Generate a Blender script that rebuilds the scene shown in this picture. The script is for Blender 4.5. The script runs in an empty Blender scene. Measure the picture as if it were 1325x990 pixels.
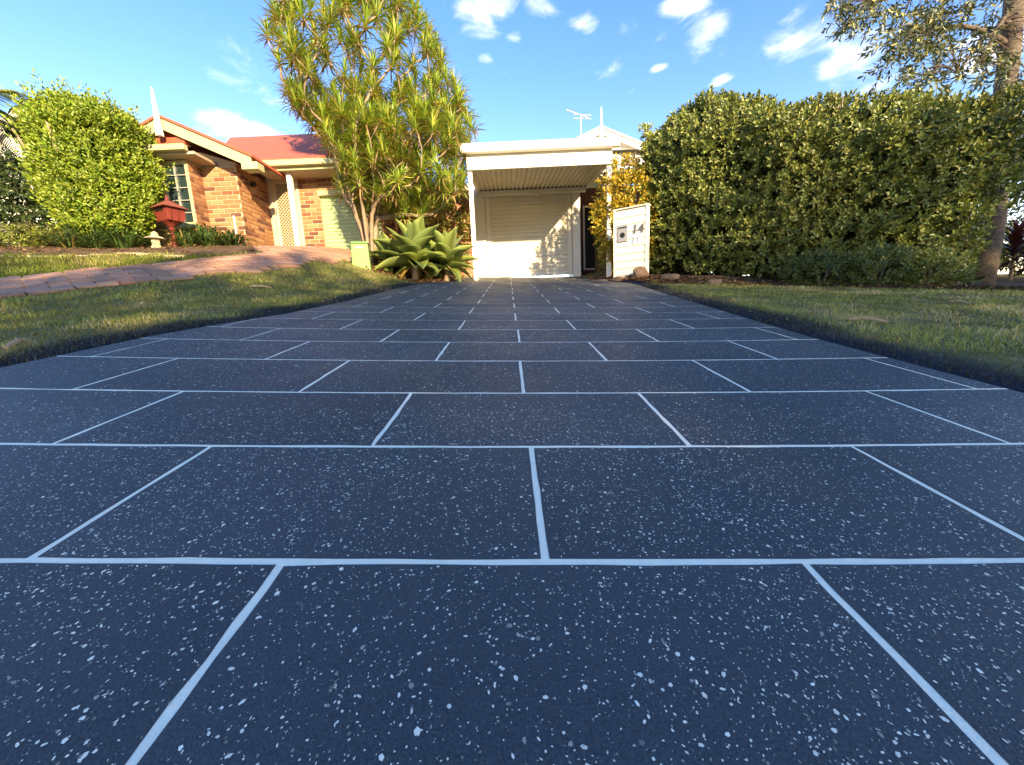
import bpy, math, random
import numpy as np
from mathutils import Vector, Matrix

random.seed(7)
RNG = np.random.default_rng(11)
scene = bpy.context.scene
COL = scene.collection

# ------------------------------------------------------------------ camera
F = 490.0                      # focal length in photo pixels (1325 wide)
CX, CY = 662.5, 495.0
def nrm(v):
    v = np.asarray(v, float)
    return v / np.linalg.norm(v, axis=-1, keepdims=True)
DOWN = nrm([131.0, 2930.0, F])             # gravity in camera axes (right, down, forward)
ZC = -DOWN
YC = nrm(np.array([0, 0, 1.0]) - DOWN * DOWN[2])
XC = np.cross(YC, ZC)
M = np.array([XC, YC, ZC])                 # camera axes -> world
TH = math.atan((CY - 338.0) / F)           # driveway plane against the optical axis
CT, ST = math.cos(TH), math.sin(TH)
HCAM = 0.40
NP = M @ np.array([0, -CT, -ST])           # driveway normal, world
CAM = np.array([0, 0, HCAM / NP[2]])

cam_data = bpy.data.cameras.new("camera")
cam = bpy.data.objects.new("camera", cam_data)
COL.objects.link(cam)
cam_data.sensor_fit = 'HORIZONTAL'
cam_data.sensor_width = 36.0
cam_data.lens = F / 1325.0 * 36.0
cam_data.clip_start = 0.02
cam_data.clip_end = 3000
R = Matrix(((*M[:, 0], 0), (*M[:, 1], 0), (*M[:, 2], 0), (0, 0, 0, 1))).transposed()
mw = Matrix.Identity(4)
for i in range(3):
    mw[i][0] = M[i, 0]; mw[i][1] = -M[i, 1]; mw[i][2] = -M[i, 2]; mw[i][3] = CAM[i]
cam.matrix_world = mw
scene.camera = cam

# ------------------------------------------------------------------ light
SUN_AZ, SUN_EL = math.radians(26), math.radians(19)   # behind the camera, to the right
sun_pos = np.array([math.sin(SUN_AZ) * math.cos(SUN_EL), -math.cos(SUN_AZ) * math.cos(SUN_EL), math.sin(SUN_EL)])
SKY_STRENGTH = 0.13
SUN_STRENGTH = 2.55
EXPOSURE = 2.62
sd = bpy.data.lights.new("sun", 'SUN')
sd.energy = SUN_STRENGTH
sd.angle = math.radians(0.8)
sd.color = (1.0, 0.76, 0.45)
so = bpy.data.objects.new("sun", sd)
COL.objects.link(so)
so.rotation_euler = Vector(sun_pos).to_track_quat('Z', 'Y').to_euler()
so.location = (8, -12, 12)

world = bpy.data.worlds.new("World")
scene.world = world
world.use_nodes = True
def px_dir(px, py):
    return nrm(M @ np.array([(px - CX) / F, (py - CY) / F, 1.0]))
def build_world():
    nt = world.node_tree
    N, L = nt.nodes, nt.links
    N.clear()
    out = N.new('ShaderNodeOutputWorld')
    bg = N.new('ShaderNodeBackground')
    bg.inputs['Strength'].default_value = SKY_STRENGTH
    L.new(bg.outputs[0], out.inputs[0])
    sky = N.new('ShaderNodeTexSky')
    sky.sky_type = 'NISHITA'
    sky.sun_disc = False
    sky.sun_elevation = SUN_EL
    sky.sun_rotation = math.pi - SUN_AZ
    sky.air_density = 1.0
    sky.dust_density = 0.0
    sky.ozone_density = 2.0
    hs = N.new('ShaderNodeHueSaturation')
    hs.inputs['Saturation'].default_value = 1.33
    hs.inputs['Hue'].default_value = 0.516
    hs.inputs['Value'].default_value = 0.74
    tn = N.new('ShaderNodeVectorMath'); tn.operation = 'MULTIPLY'
    tn.inputs[1].default_value = (1.40, .97, .80)          # the camera's white balance for open shade
    L.new(sky.outputs[0], hs.inputs['Color'])
    L.new(hs.outputs[0], tn.inputs[0])
    tc = N.new('ShaderNodeTexCoord')
    # cloud banks: direction, radius, vertical squash, weight
    banks = [((622, 12), .11, 1.6, .46), ((700, 8), .07, 2.0, .34), ((665, 48), .035, 2.0, .36), ((757, 30), .04, 1.2, .28),
             ((1052, 40), .12, 1.5, .34), ((1095, 80), .10, 2.2, .42), ((1110, 105), .12, 2.5, .38),
             ((930, 104), .04, 2.5, .45), ((852, 88), .03, 2.5, .40), ((885, 4), .06, 2.5, .5), ((925, 40), .07, 1.8, .25),
             ((315, 70), .14, 1.2, .42), ((345, 118), .11, 1.6, .40), ((318, 166), .12, 2.6, .55), ((290, 30), .05, 2.5, .34),
             ((1290, 60), .10, 1.5, .5), ((420, 130), .12, 1.5, .3), ((628, 75), .03, 1.5, .3)]
    acc = None
    def math_node(op, a, b=None, c=None):
        m = N.new('ShaderNodeMath'); m.operation = op
        for i, v in enumerate((a, b, c)):
            if v is None: continue
            if isinstance(v, (int, float)): m.inputs[i].default_value = v
            else: L.new(v, m.inputs[i])
        return m.outputs[0]
    for (p, rad, sq, wgt) in banks:
        d = px_dir(*p)
        s = N.new('ShaderNodeVectorMath'); s.operation = 'SUBTRACT'
        L.new(tc.outputs['Generated'], s.inputs[0]); s.inputs[1].default_value = d
        m = N.new('ShaderNodeVectorMath'); m.operation = 'MULTIPLY'
        L.new(s.outputs[0], m.inputs[0]); m.inputs[1].default_value = (1, 1, sq)
        ln = N.new('ShaderNodeVectorMath'); ln.operation = 'LENGTH'
        L.new(m.outputs[0], ln.inputs[0])
        mr = N.new('ShaderNodeMapRange'); mr.interpolation_type = 'SMOOTHERSTEP'
        L.new(ln.outputs['Value'], mr.inputs['Value'])
        mr.inputs['From Min'].default_value = 0.0; mr.inputs['From Max'].default_value = rad * 1.15
        mr.inputs['To Min'].default_value = wgt; mr.inputs['To Max'].default_value = 0
        acc = mr.outputs[0] if acc is None else math_node('MAXIMUM', acc, mr.outputs[0])
    mp = N.new('ShaderNodeMapping'); mp.inputs['Scale'].default_value = (1.0, 1.0, 2.3)
    mp.inputs['Rotation'].default_value = (0, 0.25, 0)
    L.new(tc.outputs['Generated'], mp.inputs[0])
    nz = N.new('ShaderNodeTexNoise'); nz.inputs['Scale'].default_value = 11
    nz.inputs['Detail'].default_value = 9; nz.inputs['Roughness'].default_value = .58
    nz.inputs['Distortion'].default_value = .5
    L.new(mp.outputs[0], nz.inputs['Vector'])
    nz2 = N.new('ShaderNodeTexNoise'); nz2.inputs['Scale'].default_value = 3.1
    nz2.inputs['Detail'].default_value = 3
    L.new(mp.outputs[0], nz2.inputs['Vector'])
    wide = math_node('MULTIPLY', math_node('SUBTRACT', nz2.outputs['Fac'], .47), .9)
    dens = math_node('ADD', math_node('ADD', nz.outputs['Fac'], acc), wide)
    cr = N.new('ShaderNodeMapRange'); cr.interpolation_type = 'SMOOTHSTEP'
    L.new(dens, cr.inputs['Value'])
    cr.inputs['From Min'].default_value = .74; cr.inputs['From Max'].default_value = 1.38
    cr.inputs['To Max'].default_value = .8
    mix = N.new('ShaderNodeMix'); mix.data_type = 'RGBA'
    L.new(cr.outputs[0], mix.inputs['Factor'])
    L.new(tn.outputs[0], mix.inputs['A'])
    mix.inputs['B'].default_value = (4.4, 3.9, 3.5, 1)
    L.new(mix.outputs['Result'], bg.inputs['Color'])
build_world()

scene.view_settings.view_transform = 'Standard'
scene.view_settings.look = 'None'
scene.view_settings.gamma = 1.0
scene.view_settings.use_curve_mapping = False
scene.view_settings.exposure = EXPOSURE
try:
    scene.cycles.max_bounces = 6
    scene.cycles.transparent_max_bounces = 4
    scene.cycles.use_adaptive_sampling = True
except Exception:
    pass

# ------------------------------------------------------------------ maths helpers
def at(px, py, z):
    """point seen at photo pixel (px, py) at depth z metres"""
    return CAM + M @ np.array([(px - CX) / F * z, (py - CY) / F * z, z])
def on_y(px, py, Y):
    d = M @ np.array([(px - CX) / F, (py - CY) / F, 1.0])
    return CAM + d * ((Y - CAM[1]) / d[1])
def X_(px, py, Y): return on_y(px, py, Y)[0]
def Z_(px, py, Y): return on_y(px, py, Y)[2]
def sstep(t):
    t = np.clip(t, 0, 1)
    return t * t * (3 - 2 * t)
def z2d(z): return (z - HCAM * ST) / CT
EDGE_L = np.array([(-3, -2.0), (.3, -1.95), (1.4, -1.9), (2.0, -1.9), (2.4, -1.83), (2.9, -1.70), (3.7, -1.64), (5.4, -1.66), (6.6, -1.58), (7.3, -1.42), (8.0, -1.2), (12, -1.12)])
EDGE_R = np.array([(-3, 1.7), (.3, 1.6), (1.2, 1.58), (2.0, 1.6), (2.4, 1.64), (3.3, 1.76), (4.5, 1.90), (5.6, 2.05), (6.3, 2.16), (6.8, 2.17), (7.2, 2.02), (7.7, 1.86), (9.3, 1.80), (12, 1.86)])
def el(d): return np.interp(d, z2d(EDGE_L[:, 0]), EDGE_L[:, 1])
def er(d): return np.interp(d, z2d(EDGE_R[:, 0]), EDGE_R[:, 1])
def plane_z(x, y):
    return CAM[2] + (-HCAM - NP[0] * x - NP[1] * y) / NP[2]
def softclamp(v, lo, hi, k):
    v = np.where(v > hi - k, hi - k + k * np.tanh((v - hi + k) / k), v)
    return np.where(v < lo + k, lo + k + k * np.tanh((v - lo - k) / k), v)
def ud(x, y):
    """driveway coordinates of the plane point below/above (x, y)"""
    x = np.asarray(x, float); y = np.asarray(y, float)
    p = np.stack([x, y, plane_z(x, y) - CAM[2]], -1) @ M
    return p[..., 0], -p[..., 1] * ST + p[..., 2] * CT
def hash3(i, j, k, s=0):
    h = (i * 374761393 + j * 668265263 + k * 2147483647 + s * 974711) & 0xffffffff
    h = ((h ^ (h >> 13)) * 1274126177) & 0xffffffff
    return ((h ^ (h >> 16)) & 0xffff) / 65535.0
def vnoise(p, s=0):
    p = np.asarray(p, float)
    i = np.floor(p).astype(np.int64); f = p - i; f = f * f * (3 - 2 * f)
    r = 0
    for a in (0, 1):
        for b in (0, 1):
            for c in (0, 1):
                w = (f[..., 0] if a else 1 - f[..., 0]) * (f[..., 1] if b else 1 - f[..., 1]) * (f[..., 2] if c else 1 - f[..., 2])
                r = r + w * hash3(i[..., 0] + a, i[..., 1] + b, i[..., 2] + c, s)
    return r
def dev(x, y):
    """the left lawn and the neighbour's lot lie higher than the driveway"""
    u, d = ud(x, y)
    return .66 * sstep((y - 2.4) / 5.6) * sstep((-u - 1.72) / 2.5) + .10 * sstep((y - 6.6) / 1.0) * sstep((u - 1.95) / .5) * (1 - sstep((u - 4) / 2))
def gz(x, y):
    x = np.asarray(x, float); y = np.asarray(y, float)
    xs = softclamp(x, -14, 14, 4); ys = softclamp(y, -6, 11.4, .7)
    u, d = ud(xs, ys)
    e = np.maximum(el(d) - u, u - er(d))
    z = plane_z(xs, ys) + dev(xs, ys) - .035 + .045 * sstep(e / .12)
    return z + np.where(e > 0, 1, 0) * sstep(e / .5) * .03 * (vnoise(np.stack([x * 1.3, y * 1.3, x * 0], -1)) - .5)
def on_g(px, py):
    d = M @ np.array([(px - CX) / F, (py - CY) / F, 1.0])
    ts = np.linspace(.3, 16, 1600)
    P = CAM[None] + ts[:, None] * d[None]
    diff = P[:, 2] - gz(P[:, 0], P[:, 1])
    k = np.argmax(diff < 0)
    return P[k] if diff[k] < 0 else P[-1]
def G(x, y): return np.array([x, y, float(gz(x, y))])
def in_poly(x, y, poly):
    inside = np.zeros(x.shape, bool)
    n = len(poly)
    for i in range(n):
        x0, y0 = poly[i][:2]; x1, y1 = poly[(i + 1) % n][:2]
        c = ((y0 > y) != (y1 > y))
        xi = (x1 - x0) * (y - y0) / ((y1 - y0) if y1 != y0 else 1e-9) + x0
        inside ^= c & (x < xi)
    return inside

# ------------------------------------------------------------------ materials
def mat(name, color, rough=.6, spec=.3, noise=None, bump=None, metal=0.0, attr=False, translucent=0.0, coat=0.0):
    """noise=(scale, amount), bump=(scale, strength); attr: colour from the mesh's own colour attribute"""
    m = bpy.data.materials.new(name); m.use_nodes = True
    nt = m.node_tree; N, L = nt.nodes, nt.links
    b = N['Principled BSDF']
    b.inputs['Roughness'].default_value = rough
    b.inputs['Specular IOR Level'].default_value = spec
    b.inputs['Metallic'].default_value = metal
    b.inputs['Coat Weight'].default_value = coat
    src = None
    if attr:
        a = N.new('ShaderNodeAttribute'); a.attribute_name = 'col'; src = a.outputs['Color']
    else:
        b.inputs['Base Color'].default_value = (*color, 1)
    if noise:
        tc = N.new('ShaderNodeTexCoord')
        n = N.new('ShaderNodeTexNoise'); n.inputs['Scale'].default_value = noise[0]; n.inputs['Detail'].default_value = 6
        n.inputs['Roughness'].default_value = .65
        L.new(tc.outputs['Object'], n.inputs['Vector'])
        r = N.new('ShaderNodeMapRange'); r.inputs['From Min'].default_value = .3; r.inputs['From Max'].default_value = .7
        r.inputs['To Min'].default_value = 1 - noise[1]; r.inputs['To Max'].default_value = 1 + noise[1]
        L.new(n.outputs['Fac'], r.inputs['Value'])
        mx = N.new('ShaderNodeVectorMath'); mx.operation = 'SCALE'
        if src: L.new(src, mx.inputs[0])
        else: mx.inputs[0].default_value = color
        L.new(r.outputs[0], mx.inputs['Scale'])
        src = mx.outputs[0]
    if src: L.new(src, b.inputs['Base Color'])
    if bump:
        tc2 = N.new('ShaderNodeTexCoord')
        n2 = N.new('ShaderNodeTexNoise'); n2.inputs['Scale'].default_value = bump[0]; n2.inputs['Detail'].default_value = 5
        L.new(tc2.outputs['Object'], n2.inputs['Vector'])
        bp = N.new('ShaderNodeBump'); bp.inputs['Strength'].default_value = bump[1]; bp.inputs['Distance'].default_value = .01
        L.new(n2.outputs['Fac'], bp.inputs['Height']); L.new(bp.outputs[0], b.inputs['Normal'])
    if translucent:
        t = N.new('ShaderNodeBsdfTranslucent')
        sc = N.new('ShaderNodeVectorMath'); sc.operation = 'MULTIPLY'
        if src: L.new(src, sc.inputs[0])
        else: sc.inputs[0].default_value = color
        sc.inputs[1].default_value = (1.5, 1.35, .6)
        L.new(sc.outputs[0], t.inputs['Color'])
        ms = N.new('ShaderNodeMixShader'); ms.inputs[0].default_value = translucent
        L.new(b.outputs[0], ms.inputs[1]); L.new(t.outputs[0], ms.inputs[2])
        L.new(ms.outputs[0], N['Material Output'].inputs[0])
    return m

MT = {}
MT['leaf'] = mat('leaf', None, .42, .45, attr=True, translucent=.22)
MT['leaf_gloss'] = mat('leaf_gloss', None, .40, .45, attr=True, translucent=.12)
MT['grass'] = mat('grass', None, .6, .25, attr=True, translucent=.25)
MT['bark'] = mat('bark', (.11, .085, .06), .85, .2, (14, .45), (30, .8))
MT['stem'] = mat('stem', (.27, .20, .13), .8, .2, (20, .3), (40, .5))
MT['soil'] = mat('soil', (.075, .065, .032), .95, .1, (5, .5), (60, 1.0))
MT['mulch'] = mat('mulch', None, .9, .15, attr=True)
MT['cream'] = mat('cream_paint', (.80, .76, .66), .45, .35, (3, .05), (60, .05))
MT['white'] = mat('white_paint', (.84, .80, .69), .42, .4, (3, .05), (80, .04))
MT['door_cream'] = mat('door_cream', (.52, .45, .31), .5, .3, (5, .06))
MT['trim'] = mat('olive_cream_trim', (.42, .41, .22), .45, .35, (4, .10))
MT['trim_red'] = mat('rust_red_trim', (.42, .09, .045), .5, .3, (6, .12))
MT['soffit'] = mat('soffit', (.42, .35, .25), .6, .2, (3, .06))
MT['roof_red'] = mat('red_metal_roof', (.40, .11, .06), .6, .15, (2, .12))
MT['roof_grey'] = mat('pale_metal_roof', (.62, .60, .55), .4, .4, (2, .08))
MT['mortar'] = mat('mortar', (.45, .36, .24), .9, .1, (30, .15), (120, .4))
MT['brick'] = mat('brick', None, .85, .15, (35, .22), (140, .5), attr=True)
MT['paver'] = mat('paver', None, .8, .2, (22, .18), (90, .5), attr=True)
MT['dark'] = mat('dark_void', (.012, .011, .010), .5, .3)
MT['glass'] = mat('dark_window_glass', (.02, .035, .035), .06, .6)
MT['alu'] = mat('pale_aluminium', (.62, .60, .55), .35, .5)
MT['bar'] = mat('dull_glazing_bar', (.30, .31, .27), .5, .3)
MT['olive_door'] = mat('sage_roller_door', (.34, .42, .21), .5, .3, (3, .06))
MT['cream_door'] = mat('cream_roller_door', (.72, .68, .56), .5, .3, (2, .06))
MT['util'] = mat('green_cabinet_paint', (.15, .26, .075), .45, .35, (5, .15), (60, .1))
MT['red_box'] = mat('oxblood_paint', (.16, .028, .02), .5, .3, (8, .2), (60, .2))
MT['stone'] = mat('sandstone', (.20, .135, .085), .9, .15, (6, .3), (18, 1.0))
MT['lantern'] = mat('cast_stone', (.42, .35, .22), .9, .1, (12, .2), (60, .6))
MT['steel'] = mat('grey_steel', (.30, .29, .28), .4, .5, metal=.3)
MT['char'] = mat('number_grey', (.10, .09, .08), .5, .4)
MT['sticker'] = mat('pale_blue_print', (.42, .56, .60), .5, .3)
MT['joint'] = mat('white_joint_coat', (.97, .89, .68), .7, .2, (40, .05), (300, .2))
MT['galv'] = mat('antenna_metal', (.35, .35, .36), .4, .5, metal=.5)
MT['timber'] = mat('weathered_timber', (.32, .19, .09), .8, .2, (20, .3))

def coat_material():
    m = bpy.data.materials.new('blue_grey_driveway_coat'); m.use_nodes = True
    nt = m.node_tree; N, L = nt.nodes, nt.links
    b = N['Principled BSDF']
    tc = N.new('ShaderNodeTexCoord')
    geo = N.new('ShaderNodeNewGeometry')
    n1 = N.new('ShaderNodeTexNoise'); n1.inputs['Scale'].default_value = 1.6; n1.inputs['Detail'].default_value = 4
    L.new(geo.outputs['Position'], n1.inputs['Vector'])
    n2 = N.new('ShaderNodeTexNoise'); n2.inputs['Scale'].default_value = 420; n2.inputs['Detail'].default_value = 2
    L.new(geo.outputs['Position'], n2.inputs['Vector'])
    r = N.new('ShaderNodeValToRGB')
    r.color_ramp.elements[0].position = .3; r.color_ramp.elements[0].color = (.029, .036, .039, 1)
    r.color_ramp.elements[1].position = .75; r.color_ramp.elements[1].color = (.050, .059, .063, 1)
    L.new(n1.outputs['Fac'], r.inputs[0])
    mr = N.new('ShaderNodeMapRange'); mr.inputs['From Min'].default_value = .3; mr.inputs['From Max'].default_value = .75
    mr.inputs['To Min'].default_value = .55; mr.inputs['To Max'].default_value = 1.6
    L.new(n2.outputs['Fac'], mr.inputs['Value'])
    sc = N.new('ShaderNodeVectorMath'); sc.operation = 'SCALE'
    oi = N.new('ShaderNodeObjectInfo')
    orr = N.new('ShaderNodeMapRange'); orr.inputs['To Min'].default_value = .86; orr.inputs['To Max'].default_value = 1.14
    L.new(oi.outputs['Random'], orr.inputs['Value'])
    sc2 = N.new('ShaderNodeVectorMath'); sc2.operation = 'SCALE'
    L.new(r.outputs[0], sc.inputs[0]); L.new(mr.outputs[0], sc.inputs['Scale'])
    L.new(sc.outputs[0], sc2.inputs[0]); L.new(orr.outputs[0], sc2.inputs['Scale'])
    L.new(sc2.outputs[0], b.inputs['Base Color'])
    b.inputs['Specular IOR Level'].default_value = .5
    n4 = N.new('ShaderNodeTexNoise'); n4.inputs['Scale'].default_value = 3.1; n4.inputs['Detail'].default_value = 6
    L.new(geo.outputs['Position'], n4.inputs['Vector'])
    rm = N.new('ShaderNodeMapRange'); rm.inputs['From Min'].default_value = .3; rm.inputs['From Max'].default_value = .7
    rm.inputs['To Min'].default_value = .52; rm.inputs['To Max'].default_value = .66
    L.new(n4.outputs['Fac'], rm.inputs['Value']); L.new(rm.outputs[0], b.inputs['Roughness'])
    bp = N.new('ShaderNodeBump'); bp.inputs['Strength'].default_value = .55; bp.inputs['Distance'].default_value = .002
    n3 = N.new('ShaderNodeTexNoise'); n3.inputs['Scale'].default_value = 260; n3.inputs['Detail'].default_value = 3
    L.new(geo.outputs['Position'], n3.inputs['Vector'])
    L.new(n3.outputs['Fac'], bp.inputs['Height']); L.new(bp.outputs[0], b.inputs['Normal'])
    return m
MT['coat'] = coat_material()
MT['flake'] = mat('vinyl_flake', None, .6, .3, attr=True)

def lawn_material():
    m = bpy.data.materials.new('lawn_thatch'); m.use_nodes = True
    nt = m.node_tree; N, L = nt.nodes, nt.links
    b = N['Principled BSDF']; b.inputs['Roughness'].default_value = .95; b.inputs['Specular IOR Level'].default_value = .1
    geo = N.new('ShaderNodeNewGeometry')
    n1 = N.new('ShaderNodeTexNoise'); n1.inputs['Scale'].default_value = 2.2; n1.inputs['Detail'].default_value = 7
    L.new(geo.outputs['Position'], n1.inputs['Vector'])
    r = N.new('ShaderNodeValToRGB')
    r.color_ramp.elements[0].position = .32; r.color_ramp.elements[0].color = (.11, .11, .04, 1)
    r.color_ramp.elements[1].position = .70; r.color_ramp.elements[1].color = (.24, .21, .09, 1)
    L.new(n1.outputs['Fac'], r.inputs[0])
    at_ = N.new('ShaderNodeAttribute'); at_.attribute_name = 'col'      # coating overspray on the turf edge
    mx = N.new('ShaderNodeMix'); mx.data_type = 'RGBA'
    L.new(at_.outputs['Fac'], mx.inputs['Factor']); L.new(r.outputs[0], mx.inputs['A']); mx.inputs['B'].default_value = (.024, .030, .040, 1)
    L.new(mx.outputs['Result'], b.inputs['Base Color'])
    bp = N.new('ShaderNodeBump'); bp.inputs['Strength'].default_value = .9; bp.inputs['Distance'].default_value = .02
    n3 = N.new('ShaderNodeTexNoise'); n3.inputs['Scale'].default_value = 50; n3.inputs['Detail'].default_value = 5
    L.new(geo.outputs['Position'], n3.inputs['Vector'])
    L.new(n3.outputs['Fac'], bp.inputs['Height']); L.new(bp.outputs[0], b.inputs['Normal'])
    return m
MT['lawn'] = lawn_material()

# ------------------------------------------------------------------ object helpers
WORLD = {}
def link(o, W, parent=None):
    COL.objects.link(o)
    WORLD[o.name] = W
    if parent is not None:
        o.parent = parent
        o.matrix_local = WORLD[parent.name].inverted() @ W
    else:
        o.matrix_local = W
    return o
def tag(o, label=None, cat=None, group=None, kind=None):
    if label: o['label'] = label
    if cat: o['category'] = cat
    if group: o['group'] = group
    if kind: o['kind'] = kind
    return o
def empty(name, loc, label, cat, group=None):
    o = bpy.data.objects.new(name, None)
    o.empty_display_size = .1
    link(o, Matrix.Translation(Vector(loc)))
    return tag(o, label, cat, group)
def raw_mesh(name, verts, faces, m, col=None, smooth=False):
    me = bpy.data.meshes.new(name)
    verts = np.asarray(verts, np.float32)
    if isinstance(faces, np.ndarray):
        nf, k = faces.shape
        me.vertices.add(len(verts)); me.vertices.foreach_set('co', verts.ravel())
        me.loops.add(nf * k); me.loops.foreach_set('vertex_index', faces.astype(np.int32).ravel())
        me.polygons.add(nf)
        me.polygons.foreach_set('loop_start', np.arange(0, nf * k, k, dtype=np.int32))
        me.polygons.foreach_set('loop_total', np.full(nf, k, np.int32))
        me.update(calc_edges=True)
    else:
        me.from_pydata([tuple(map(float, v)) for v in verts], [], faces)
    if col is not None:
        a = me.color_attributes.new('col', 'FLOAT_COLOR', 'POINT')
        c = np.ones((len(verts), 4), np.float32); c[:, :3] = col
        a.data.foreach_set('color', c.ravel())
    if smooth:
        me.polygons.foreach_set('use_smooth', np.ones(len(me.polygons), bool))
    me.materials.append(m)
    return me
def mk(name, verts, faces, m, parent=None, col=None, smooth=False, origin=None):
    verts = np.asarray(verts, float)
    if origin is None:
        lo, hi = verts.min(0), verts.max(0)
        origin = np.array([(lo[0] + hi[0]) / 2, (lo[1] + hi[1]) / 2, lo[2]])
    me = raw_mesh(name, verts - origin, faces, m, col, smooth)
    o = bpy.data.objects.new(name, me)
    return link(o, Matrix.Translation(Vector(origin)), parent)

BOXF = [(0, 3, 2, 1), (4, 5, 6, 7), (0, 1, 5, 4), (1, 2, 6, 5), (2, 3, 7, 6), (3, 0, 4, 7)]
class MB:
    def __init__(s): s.v = []; s.f = []
    def add(s, v, f):
        o = len(s.v); s.v += [tuple(p) for p in v]; s.f += [tuple(i + o for i in q) for q in f]; return s
    def box(s, x0, x1, y0, y1, z0, z1):
        return s.add([(x0, y0, z0), (x1, y0, z0), (x1, y1, z0), (x0, y1, z0), (x0, y0, z1), (x1, y0, z1), (x1, y1, z1), (x0, y1, z1)], BOXF)
    def hexa(s, b, t):
        """bottom 4 corners, top 4 corners"""
        return s.add(list(b) + list(t), BOXF)
    def bar(s, p, q, w, h, up=(0, 0, 1)):
        p = np.array(p, float); q = np.array(q, float)
        a = nrm(q - p); u = np.array(up, float)
        sd_ = np.cross(a, u)
        if np.linalg.norm(sd_) < 1e-4: sd_ = np.cross(a, (1, 0, 0))
        sd_ = nrm(sd_); uu = np.cross(sd_, a)
        b = [p - sd_ * w / 2 - uu * h / 2, p + sd_ * w / 2 - uu * h / 2, q + sd_ * w / 2 - uu * h / 2, q - sd_ * w / 2 - uu * h / 2]
        t = [c + uu * h for c in b]
        return s.hexa(b, t)
    def prism(s, poly, off):
        """planar polygon (3D points) extruded by vector off"""
        n = len(poly); poly = [np.array(p, float) for p in poly]; off = np.array(off, float)
        v = poly + [p + off for p in poly]
        f = [tuple(range(n))[::-1], tuple(range(n, 2 * n))] + [(i, (i + 1) % n, n + (i + 1) % n, n + i) for i in range(n)]
        return s.add(v, f)
    def tube(s, pts, rad, n=7, cap=True):
        pts = np.array(pts, float); rad = np.broadcast_to(np.asarray(rad, float), (len(pts),))
        o = len(s.v)
        ref = np.array([.31, .2, .93])
        for i, p in enumerate(pts):
            t = nrm(pts[min(i + 1, len(pts) - 1)] - pts[max(i - 1, 0)])
            a = np.cross(t, ref)
            if np.linalg.norm(a) < .05: a = np.cross(t, (1, 0, 0))
            a = nrm(a); b = np.cross(t, a)
            for k in range(n):
                an = 2 * math.pi * k / n
                s.v.append(tuple(p + rad[i] * (a * math.cos(an) + b * math.sin(an))))
        for i in range(len(pts) - 1):
            for k in range(n):
                s.f.append((o + i * n + k, o + i * n + (k + 1) % n, o + (i + 1) * n + (k + 1) % n, o + (i + 1) * n + k))
        if cap:
            s.f.append(tuple(o + k for k in range(n))[::-1]); s.f.append(tuple(o + (len(pts) - 1) * n + k for k in range(n)))
        return s
    def lathe(s, c, prof, n=12):
        """profile of (radius, height) round the vertical through c"""
        o = len(s.v)
        for r, h in prof:
            for k in range(n):
                an = 2 * math.pi * k / n
                s.v.append((c[0] + r * math.cos(an), c[1] + r * math.sin(an), c[2] + h))
        for i in range(len(prof) - 1):
            for k in range(n):
                s.f.append((o + i * n + k, o + i * n + (k + 1) % n, o + (i + 1) * n + (k + 1) % n, o + (i + 1) * n + k))
        s.f.append(tuple(o + k for k in range(n))[::-1]); s.f.append(tuple(o + (len(prof) - 1) * n + k for k in range(n)))
        return s
    def build(s, name, m, parent=None, smooth=False, bevel=0):
        o = mk(name, s.v, s.f, m, parent, smooth=smooth)
        if bevel:
            b = o.modifiers.new('bevel', 'BEVEL'); b.width = bevel; b.segments = 2; b.limit_method = 'ANGLE'
        return o

# ------------------------------------------------------------------ leaves
LEAF6 = (np.array([(0, 0, 0), (.30, -.46, .07), (.70, -.38, .06), (1, 0, -.06), (.70, .38, .06), (.30, .46, .07)]),
         np.array([(0, 1, 2, 3), (0, 3, 4, 5)]))
LEAF4 = (np.array([(0, 0, 0), (.45, -.5, .06), (1, 0, -.05), (.45, .5, .06)]), np.array([(0, 1, 2), (0, 2, 3)]))
BLADE = (np.array([(0, -.5, 0), (0, .5, 0), (.55, .36, .05), (.55, -.36, .05), (1, 0, -.12), (1, 0, -.12)]), np.array([(0, 1, 2, 3), (3, 2, 4, 5)]))
RIBBON = (np.array([(0, -.35, 0), (0, .35, 0), (.5, .5, .05), (.5, -.5, .05), (1, .06, -.14), (1, -.06, -.14)]), np.array([(0, 1, 2, 3), (3, 2, 4, 5)]))
def leaf_arrays(pos, axis, normal, length, width, tmpl):
    T, Fc = tmpl
    n = len(pos)
    a = nrm(axis)
    s = np.cross(normal, a); ln = np.linalg.norm(s, axis=1, keepdims=True)
    s = np.where(ln < 1e-3, np.array([[1., 0, 0]]), s / np.maximum(ln, 1e-6))
    nn = np.cross(a, s)
    length = np.broadcast_to(length, (n,)); width = np.broadcast_to(width, (n,))
    V = (pos[:, None] + a[:, None] * (T[None, :, 0:1] * length[:, None, None]) + s[:, None] * (T[None, :, 1:2] * width[:, None, None])
         + nn[:, None] * (T[None, :, 2:3] * length[:, None, None]))
    k = len(T)
    FF = (Fc[None] + (np.arange(n) * k)[:, None, None]).reshape(-1, Fc.shape[1])
    return V.reshape(-1, 3), FF, k
def leaf_obj(name, pos, axis, normal, length, width, col, m, parent, tmpl=LEAF6):
    V, FF, k = leaf_arrays(pos, axis, normal, length, width, tmpl)
    return mk(name, V, FF, m, parent, col=np.repeat(col, k, 0))
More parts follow.
